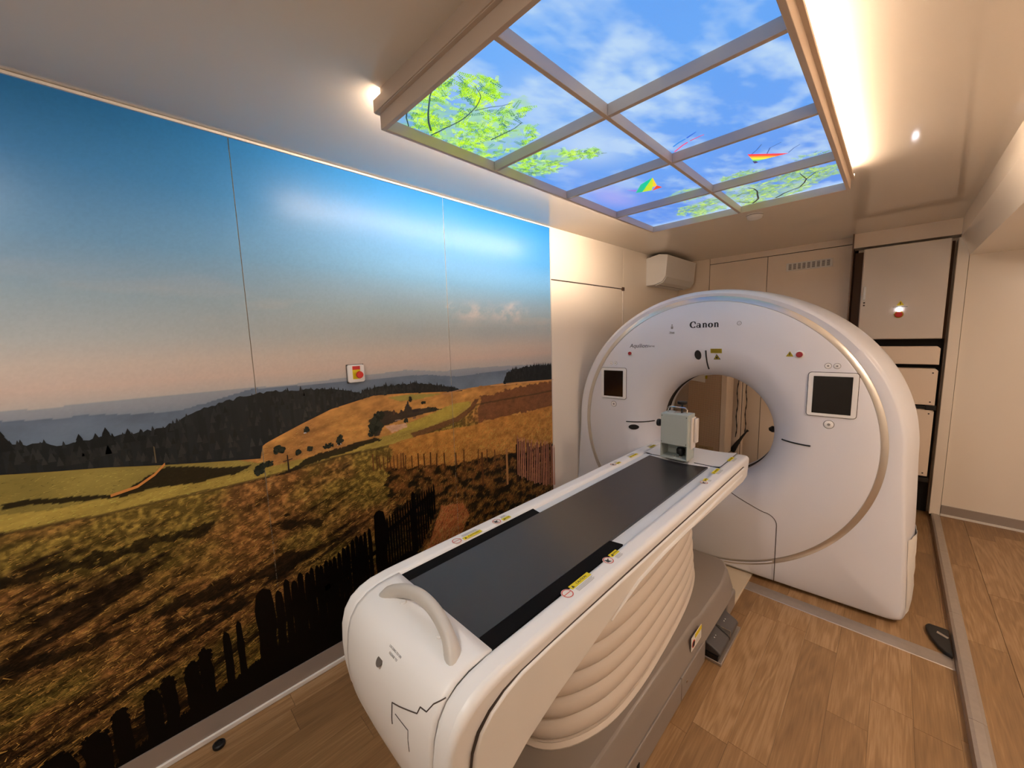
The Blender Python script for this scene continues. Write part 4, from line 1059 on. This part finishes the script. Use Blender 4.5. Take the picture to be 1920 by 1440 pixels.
# sticker on the base flank
sb = MB().prism([(1.735,.158),(1.865,.158),(1.865,.228),(1.735,.228)], 'x', XC+.3105, XC+.3125).build('caution_label', PAPER, T, smooth=0); tl(sb)
MB().prism([(1.78,.205),(1.865,.205),(1.865,.228),(1.78,.228)], 'x', XC+.3125, XC+.3135).build('yellow_band', YEL, sb, smooth=0)
MB().lathe([(.019,0),(.019,.001)], (XC+.3125,1.762,.188), 'x', 20).build('prohibition_ring', REDL, sb)
MB().lathe([(.014,0),(.014,.0013)], (XC+.3130,1.762,.188), 'x', 20).build('hand_pictogram', INK, sb)
for k in range(4): MB().box(XC+.3125, XC+.3130, 1.795, 1.855, .168+.008*k, .1695+.008*k).build('print_line', GREYINK, sb, smooth=0)

# cream plate on the floor between table and gantry
o = box('floor_plate', PLATEC, -1.22, -.588, 2.40, 3.20, .0, .018, None, .002); tag(o, 'flat cream mounting plate on the floor between patient table and scanner', 'floor plate')

# ================================================================== BOX ON THE TABLE END
BX = thing('phantom_box', 'grey metal box with chrome handle and black knobs standing on the table end', 'equipment box', (-.921, 2.36, .8935))
box('front_panel', BOXG, -.080, .080, -.062, -.056, .092, .280, BX, .001)
MB().box(-.082, .082, -.055, .05, .092, .282).box(-.082, .082, -.060, .05, 0, .010).box(-.082, -.076, -.060, .05, .010, .092).box(.076, .082, -.060, .05, .010, .092).box(-.082, .082, .044, .05, .010, .092).build('housing', BOXG, BX, .001)
box('side_flap', CABW, .0825, .092, -.02, .045, .07, .262, BX, .002)
box('side_flap', CABW, .093, .108, .01, .05, .105, .255, BX, .004)
hp = [(-.062,0,.282),(-.062,0,.306),(-.052,0,.316),(.042,0,.316),(.052,0,.306),(.052,0,.282)]
MB().tube(hp, .0052, 10).build('handle', CHROME, BX)
kb = MB().lathe([(.006,.282),(.006,.325),(.010,.330),(.026,.334),(.029,.342),(.028,.350),(.010,.352)], (.012,.03,0), 'z', 24).build('knob', BLACK, BX)
MB().lathe([(.003,-.082),(.003,-.098),(.009,-.100),(.010,-.108),(.022,-.110),(.024,-.118),(.022,-.128),(.010,-.130)], (0,.0,.205), 'x', 20).build('knob', BLACK, BX)
MB().lathe([(.010,.010),(.010,.022),(.024,.026),(.026,.050),(.020,.062)], (.020,.005,0), 'z', 20).build('clamp_screw', BLACK, BX)
box('top_plate', CHROME, -.02, .03, -.02, .03, .282, .286, BX, .001)
for x, z in ((-.074,.268),(.074,.268),(-.074,.104),(.074,.104)):
    MB().lathe([(.0028,-.0635),(.0028,-.061)], (x,0,z), 'y', 10).build('screw', SEAM, BX)
for z in (.25,.115): MB().lathe([(.004,.082),(.004,.0845)], (0,-.045,z), 'x', 10).build('screw', SILVER, BX)
for k in range(5): MB().lathe([(.0035,.010),(.002,.018)], (-.01+.012*k,-.035+.004*(k % 2),0), 'z', 8).build('screw', SILVER, BX)
box('rubber_foot', BLACK, -.05, .075, -.05, .05, -.006, 0, BX)

# ================================================================== THINGS ON THE WALLS AND CEILING
k = 1.0103
EB = thing('emergency_button', 'red emergency stop button on white square plate on landscape mural', 'emergency button', (XW+.001, .812, 1.507))
MB().prism(rrect(-.042,.042,-.045,.045,.010), 'x', 0, .018).build('plate', WHITE, EB, .002)
box('plate_shadow_gap', SEAM, 0, .004, -.044, .044, -.047, .047, EB)
box('yellow_backing', YEL, .018, .0195, -.020, .019, -.028, .032, EB)
box('red_band', RED, .0195, .0203, -.020, .019, .020, .038, EB)
MB().lathe([(.011,.018),(.011,.030),(.017,.032),(.0185,.040),(.016,.046)], (0,.007,-.006), 'x', 28).build('button_cap', RED, EB)
AC = thing('air_conditioner', 'white wall-mounted air conditioner in the back left corner under ceiling', 'air conditioner', (XW, 4.05, 0))
pr = [(0,2.468),(.14,2.492),(.232,2.475),(.214,2.260),(.176,2.206),(.10,2.180),(0,2.178)]
MB().prism(pr, 'y', 0, .80).build('housing', WHITE, AC, .006, 3)
MB().prism([(.212,2.250),(.178,2.203),(.104,2.178),(.100,2.170),(.182,2.196),(.222,2.252)], 'y', .012, .788).build('louver', WHITE_SOFT, AC, .001)
box('air_slot', SEAM, .12, .125, .06, .70, 2.176, 2.182, AC)
for i in range(12): MB().box(.02+.010*i, .024+.010*i, .03, .77, 2.4745+.00167*10*i*.1, 2.486+.0017*i).build('grille_slat', TAUPE_D, AC, smooth=0)
MB().lathe([(.002,0),(.002,.002)], (.222,.60,2.30), 'x', 8).build('indicator', GREYINK, AC)
SD = thing('smoke_detector', 'small round white ceiling detector just behind the sky light box', 'detector', (-.79, 3.345, ZC))
MB().lathe([(.052,0),(.052,-.014),(.047,-.030),(.034,-.036),(.001,-.037)], (0,0,0), 'z', 32).build('housing', WHITE, SD)
MB().lathe([(.0528,-.008),(.0528,-.011)], (0,0,0), 'z', 32, cap=False).build('base_ring', SEAM, SD)
VG = thing('vent_grille', 'white slotted vent grille on the back wall above the scanner', 'vent grille', (-.668, YB, 2.306))
box('plate', BEADW, -.187, .187, -.008, 0, -.040, .040, VG, .001)
for i in range(9):
    for j in range(6): MB().box(-.166+.0385*i, -.166+.0385*i+.024, -.0092, -.0075, -.026+.0095*j, -.021+.0095*j).build('slot', SEAM, VG, smooth=0)
EC = thing('electrical_cabinet', 'pale metal electrical cabinet with red switch high on the back right', 'cabinet', (.010, 4.75, 0))
box('body', CABW, -.262, .262, .006, .19, 1.556, 2.360, EC, .003)
dr = box('door', CABW, -.257, .259, -.012, .004, 1.560, 2.357, EC, .004)
MB().prism(rrect(-.243,-.224,1.905,2.035,.009), 'y', -.018, -.011).build('latch_plate', SILVER, EC, .001)
MB().prism(rrect(-.239,-.228,1.915,2.025,.005), 'y', -.024, -.018).build('handle', WHITE, EC, .001)
for z in (1.885,1.862): MB().lathe([(.007,-.015),(.007,-.011)], (-.232,0,z), 'y', 12).build('lock', SEAM, EC)
MB().prism([(-.023,1.845),(.023,1.845),(0,1.886)], 'y', -.0135, -.0115).build('warning_label', YEL, EC, smooth=0)
MB().prism([(-.002,1.851),(.002,1.851),(.003,1.872),(-.003,1.872)], 'y', -.0142, -.013).build('label_print', INK, EC, smooth=0)
box('label_print', INK, -.045, .045, -.0135, -.0115, 1.831, 1.834, EC)
MB().lathe([(.017,-.020),(.020,-.011)], (-.004,0,1.812), 'y', 20).build('pilot_lamp', emis('cool_pilot_lamp', (.80,.86,1.0), 14.0), EC)
MB().lathe([(.030,-.013),(.030,-.011)], (-.004,0,1.768), 'y', 24).build('switch_plate', YELD, EC)
MB().lathe([(.021,-.030),(.024,-.026),(.018,-.012)], (-.004,0,1.768), 'y', 24).build('switch_knob', RED, EC)
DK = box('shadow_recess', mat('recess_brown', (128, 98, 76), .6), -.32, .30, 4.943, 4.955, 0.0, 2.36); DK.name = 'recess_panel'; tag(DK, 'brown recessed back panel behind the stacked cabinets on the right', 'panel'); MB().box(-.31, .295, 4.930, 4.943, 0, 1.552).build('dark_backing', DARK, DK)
def drawer_box(label, z0, z1, m=PANELB, screws=True):
    o = thing('storage_cabinet', label, 'cabinet', (0, 4.80, 0), 0)
    MB().prism([(-.60,z0),(.275,z0),(.275,z1-.018),(.257,z1),(-.60,z1)], 'y', .02, .12).build('body', m, o)
    MB().prism([(-.595,z0+.004),(.268,z0+.004),(.268,z1-.018),(.252,z1-.005),(-.595,z1-.005)], 'y', .0, .018).build('door', m, o, .002)
    if screws:
        for z in (z1-.035, z0+.03): MB().lathe([(.006,-.002),(.006,.001)], (.245,0,z), 'y', 10).build('screw', SEAM, o)
    return o
drawer_box('narrow beige panel box directly under the electrical cabinet', 1.335, 1.49, screws=False)
drawer_box('upper beige cabinet behind the right flank of the scanner', .985, 1.300)
drawer_box('tall lower beige cabinet behind the right flank of the scanner', .355, .948)
for z, l in ((.966, 'black bracket between the two beige cabinets at the back right'), (.325, 'black bracket below the tall beige cabinet at the back right')):
    o = thing('support_bracket', l, 'bracket', (.24, 4.80, z)); box('arm', BLACK, -.22, .035, .005, .05, -.012, .012, o, .002); box('clamp', BLACK, -.02, .045, -.005, .05, -.019, .019, o, .003)
# behind the scanner, seen through the bore
RC = thing('rear_cabinet', 'beige perforated equipment cabinet seen through the scanner opening', 'cabinet', (-1.385, 4.30, 0))
MB().box(-.195, .195, .012, .225, .372, 1.80).build('body', PANELB, RC, .004)
PERF = mat('perforated_sheet', (150, 118, 88), .5)
def perf(m):
    nt = m.node_tree; b = nt.nodes['Principled BSDF']; tc = nt.nodes.new('ShaderNodeTexCoord'); v = nt.nodes.new('ShaderNodeTexVoronoi'); v.inputs['Scale'].default_value = 75; v.inputs['Randomness'].default_value = 0
    nt.links.new(tc.outputs['Object'], v.inputs['Vector']); r = nt.nodes.new('ShaderNodeValToRGB'); r.color_ramp.elements[0].position = .28; r.color_ramp.elements[1].position = .34
    r.color_ramp.elements[0].color = (*lin((130,102,78)),1); r.color_ramp.elements[1].color = (*lin((214,186,156)),1)
    nt.links.new(v.outputs['Distance'], r.inputs[0]); nt.links.new(r.outputs[0], b.inputs['Base Color'])
perf(PERF)
box('perforated_door', PERF, -.190, .140, .002, .012, .378, 1.79, RC, .002)
box('door_stile', PANELB, .142, .192, .0, .012, .378, 1.79, RC, .002)
box('plinth', DARK, -.17, .17, .04, .24, .335, .372, RC)
lb2 = box('rating_label', mat('dull_label', (188,160,120), .5), -.115, .085, .0, .003, .398, .440, RC)
text('lettering', 'DOOR OPEN', .016, INK, RC, face_M(-.015, -.0006, .419))
PN = MB().prism([(-1.555,1.150),(-1.400,1.130),(-1.395,1.27),(-1.50,1.28)], 'y', 4.292, 4.295).build('paper_notice', PAPER, smooth=0); tag(PN, 'sheet of paper taped to the perforated cabinet behind the scanner', 'paper')
box('tape', YELD, -1.402, -1.380, 4.2905, 4.2915, 1.17, 1.25, PN)
R2 = thing('rear_cabinet', 'narrow beige cabinet standing behind the perforated cabinet', 'cabinet', (-1.33, 4.58, 0))
MB().box(-.20, .20, 0, .15, .0, 1.80).build('body', PANELB, R2, .004)
box('side_strip', SEAM, .2005, .203, .03, .045, .02, 1.79, R2)
R3 = thing('rear_cabinet', 'low beige box on the floor below the perforated cabinet', 'cabinet', (-1.385, 4.32, 0))
MB().box(-.20, .15, 0, .22, 0, .31).build('body', PANELB, R3, .004)
box('label', mat('dull_label2', (188,160,120), .5), -.16, .02, -.002, 0, .24, .30, R3)
for x, y in ((-1.160, 4.570), (-1.117, 4.742)):
    P = [(x+1.33+.006*math.sin(z*23), y-4.58+.004*math.cos(z*17), z) for z in np.linspace(.52, 1.75, 50)]
    MB().tube(P, [.0035+.003*(math.sin(i*.9)**6) for i in range(50)], 8).build('cable', BLACK, R2)
MB().tube([(x+1.33, y-4.58, z) for x, y, z in ((-1.19,4.565,.36),(-1.15,4.565,.44),(-1.11,4.60,.52),(-1.075,4.62,.58),(-1.06,4.62,.60))], [.03,.022,.012,.008,.014], 8).build('strap', BLACK, R2)
MB().tube([(.44,.735,.875),(.36,.745,.880),(.31,.745,.882),(.29,.745,.878)], [.012,.02,.026,.012], 10).build('rear_handle', BLACK, G)
o = box('rear_step', DARK, -1.12, -.62, 4.35, 4.75, 0, .20, None, .01); tag(o, 'black box on the floor behind the scanner opening', 'box')
# small things on the floor
o = MB().lathe([(.020,0),(.022,.004),(.022,.014),(.018,.018),(.012,.0185),(.011,.015),(.001,.015)], (-1.895,.092,0), 'z', 28).build('door_stop', BLACK); tag(o, 'small round black rubber puck on the floor by the mural', 'door stop')
P = [(.235,2.99),(.224,2.965),(.224,2.93),(.236,2.87),(.262,2.80),(.285,2.765),(.311,2.75),(.311,2.99)]
o = MB().prism(P, 'z', .001, .022).build('floor_bracket', BLACK, None, .006, 3); tag(o, 'black rounded bracket on the floor against the metal floor edge', 'bracket')
MB().prism([(.262,2.915),(.300,2.890),(.306,2.906),(.266,2.935)], 'z', .0215, .0235).build('slot', ALU, o, smooth=0)

# ================================================================== fill lamps added out of view to brighten the room
RL = thing('fill_lamp', 'added round white fill lamp, unseen behind the viewer', 'lamp', (-.75, -.55, ZC))  # unseen lamp added to brighten the table and mural from the front
MB().lathe([(.17,0),(.17,-.02),(.16,-.03)], (0,0,0), 'z', 32).build('housing', WHITE, RL)
MB().lathe([(.155,-.031),(.155,-.034)], (0,0,0), 'z', 32).build('fill_emitter', emis('neutral_fill', (1.0,.93,.86), FILL_STRENGTH*.66), RL)
for y, ls, l in ((1.75, .95, 'added round warm fill lamp, unseen in the side bay nearer the viewer'), (3.7, .26, 'added round warm fill lamp, unseen deep in the side bay')):  # unseen lamps added to lift the bay, left wall and back
    RL2 = thing('fill_lamp', l, 'lamp', (1.2, y, 2.215))
    MB().lathe([(.17,0),(.17,-.02),(.16,-.03)], (0,0,0), 'z', 32).build('housing', WHITE, RL2)
    MB().lathe([(.155,-.031),(.155,-.034)], (0,0,0), 'z', 32).build('fill_emitter', emis('warm_fill_side', (1.0,.78,.60), FILL_STRENGTH*ls), RL2)
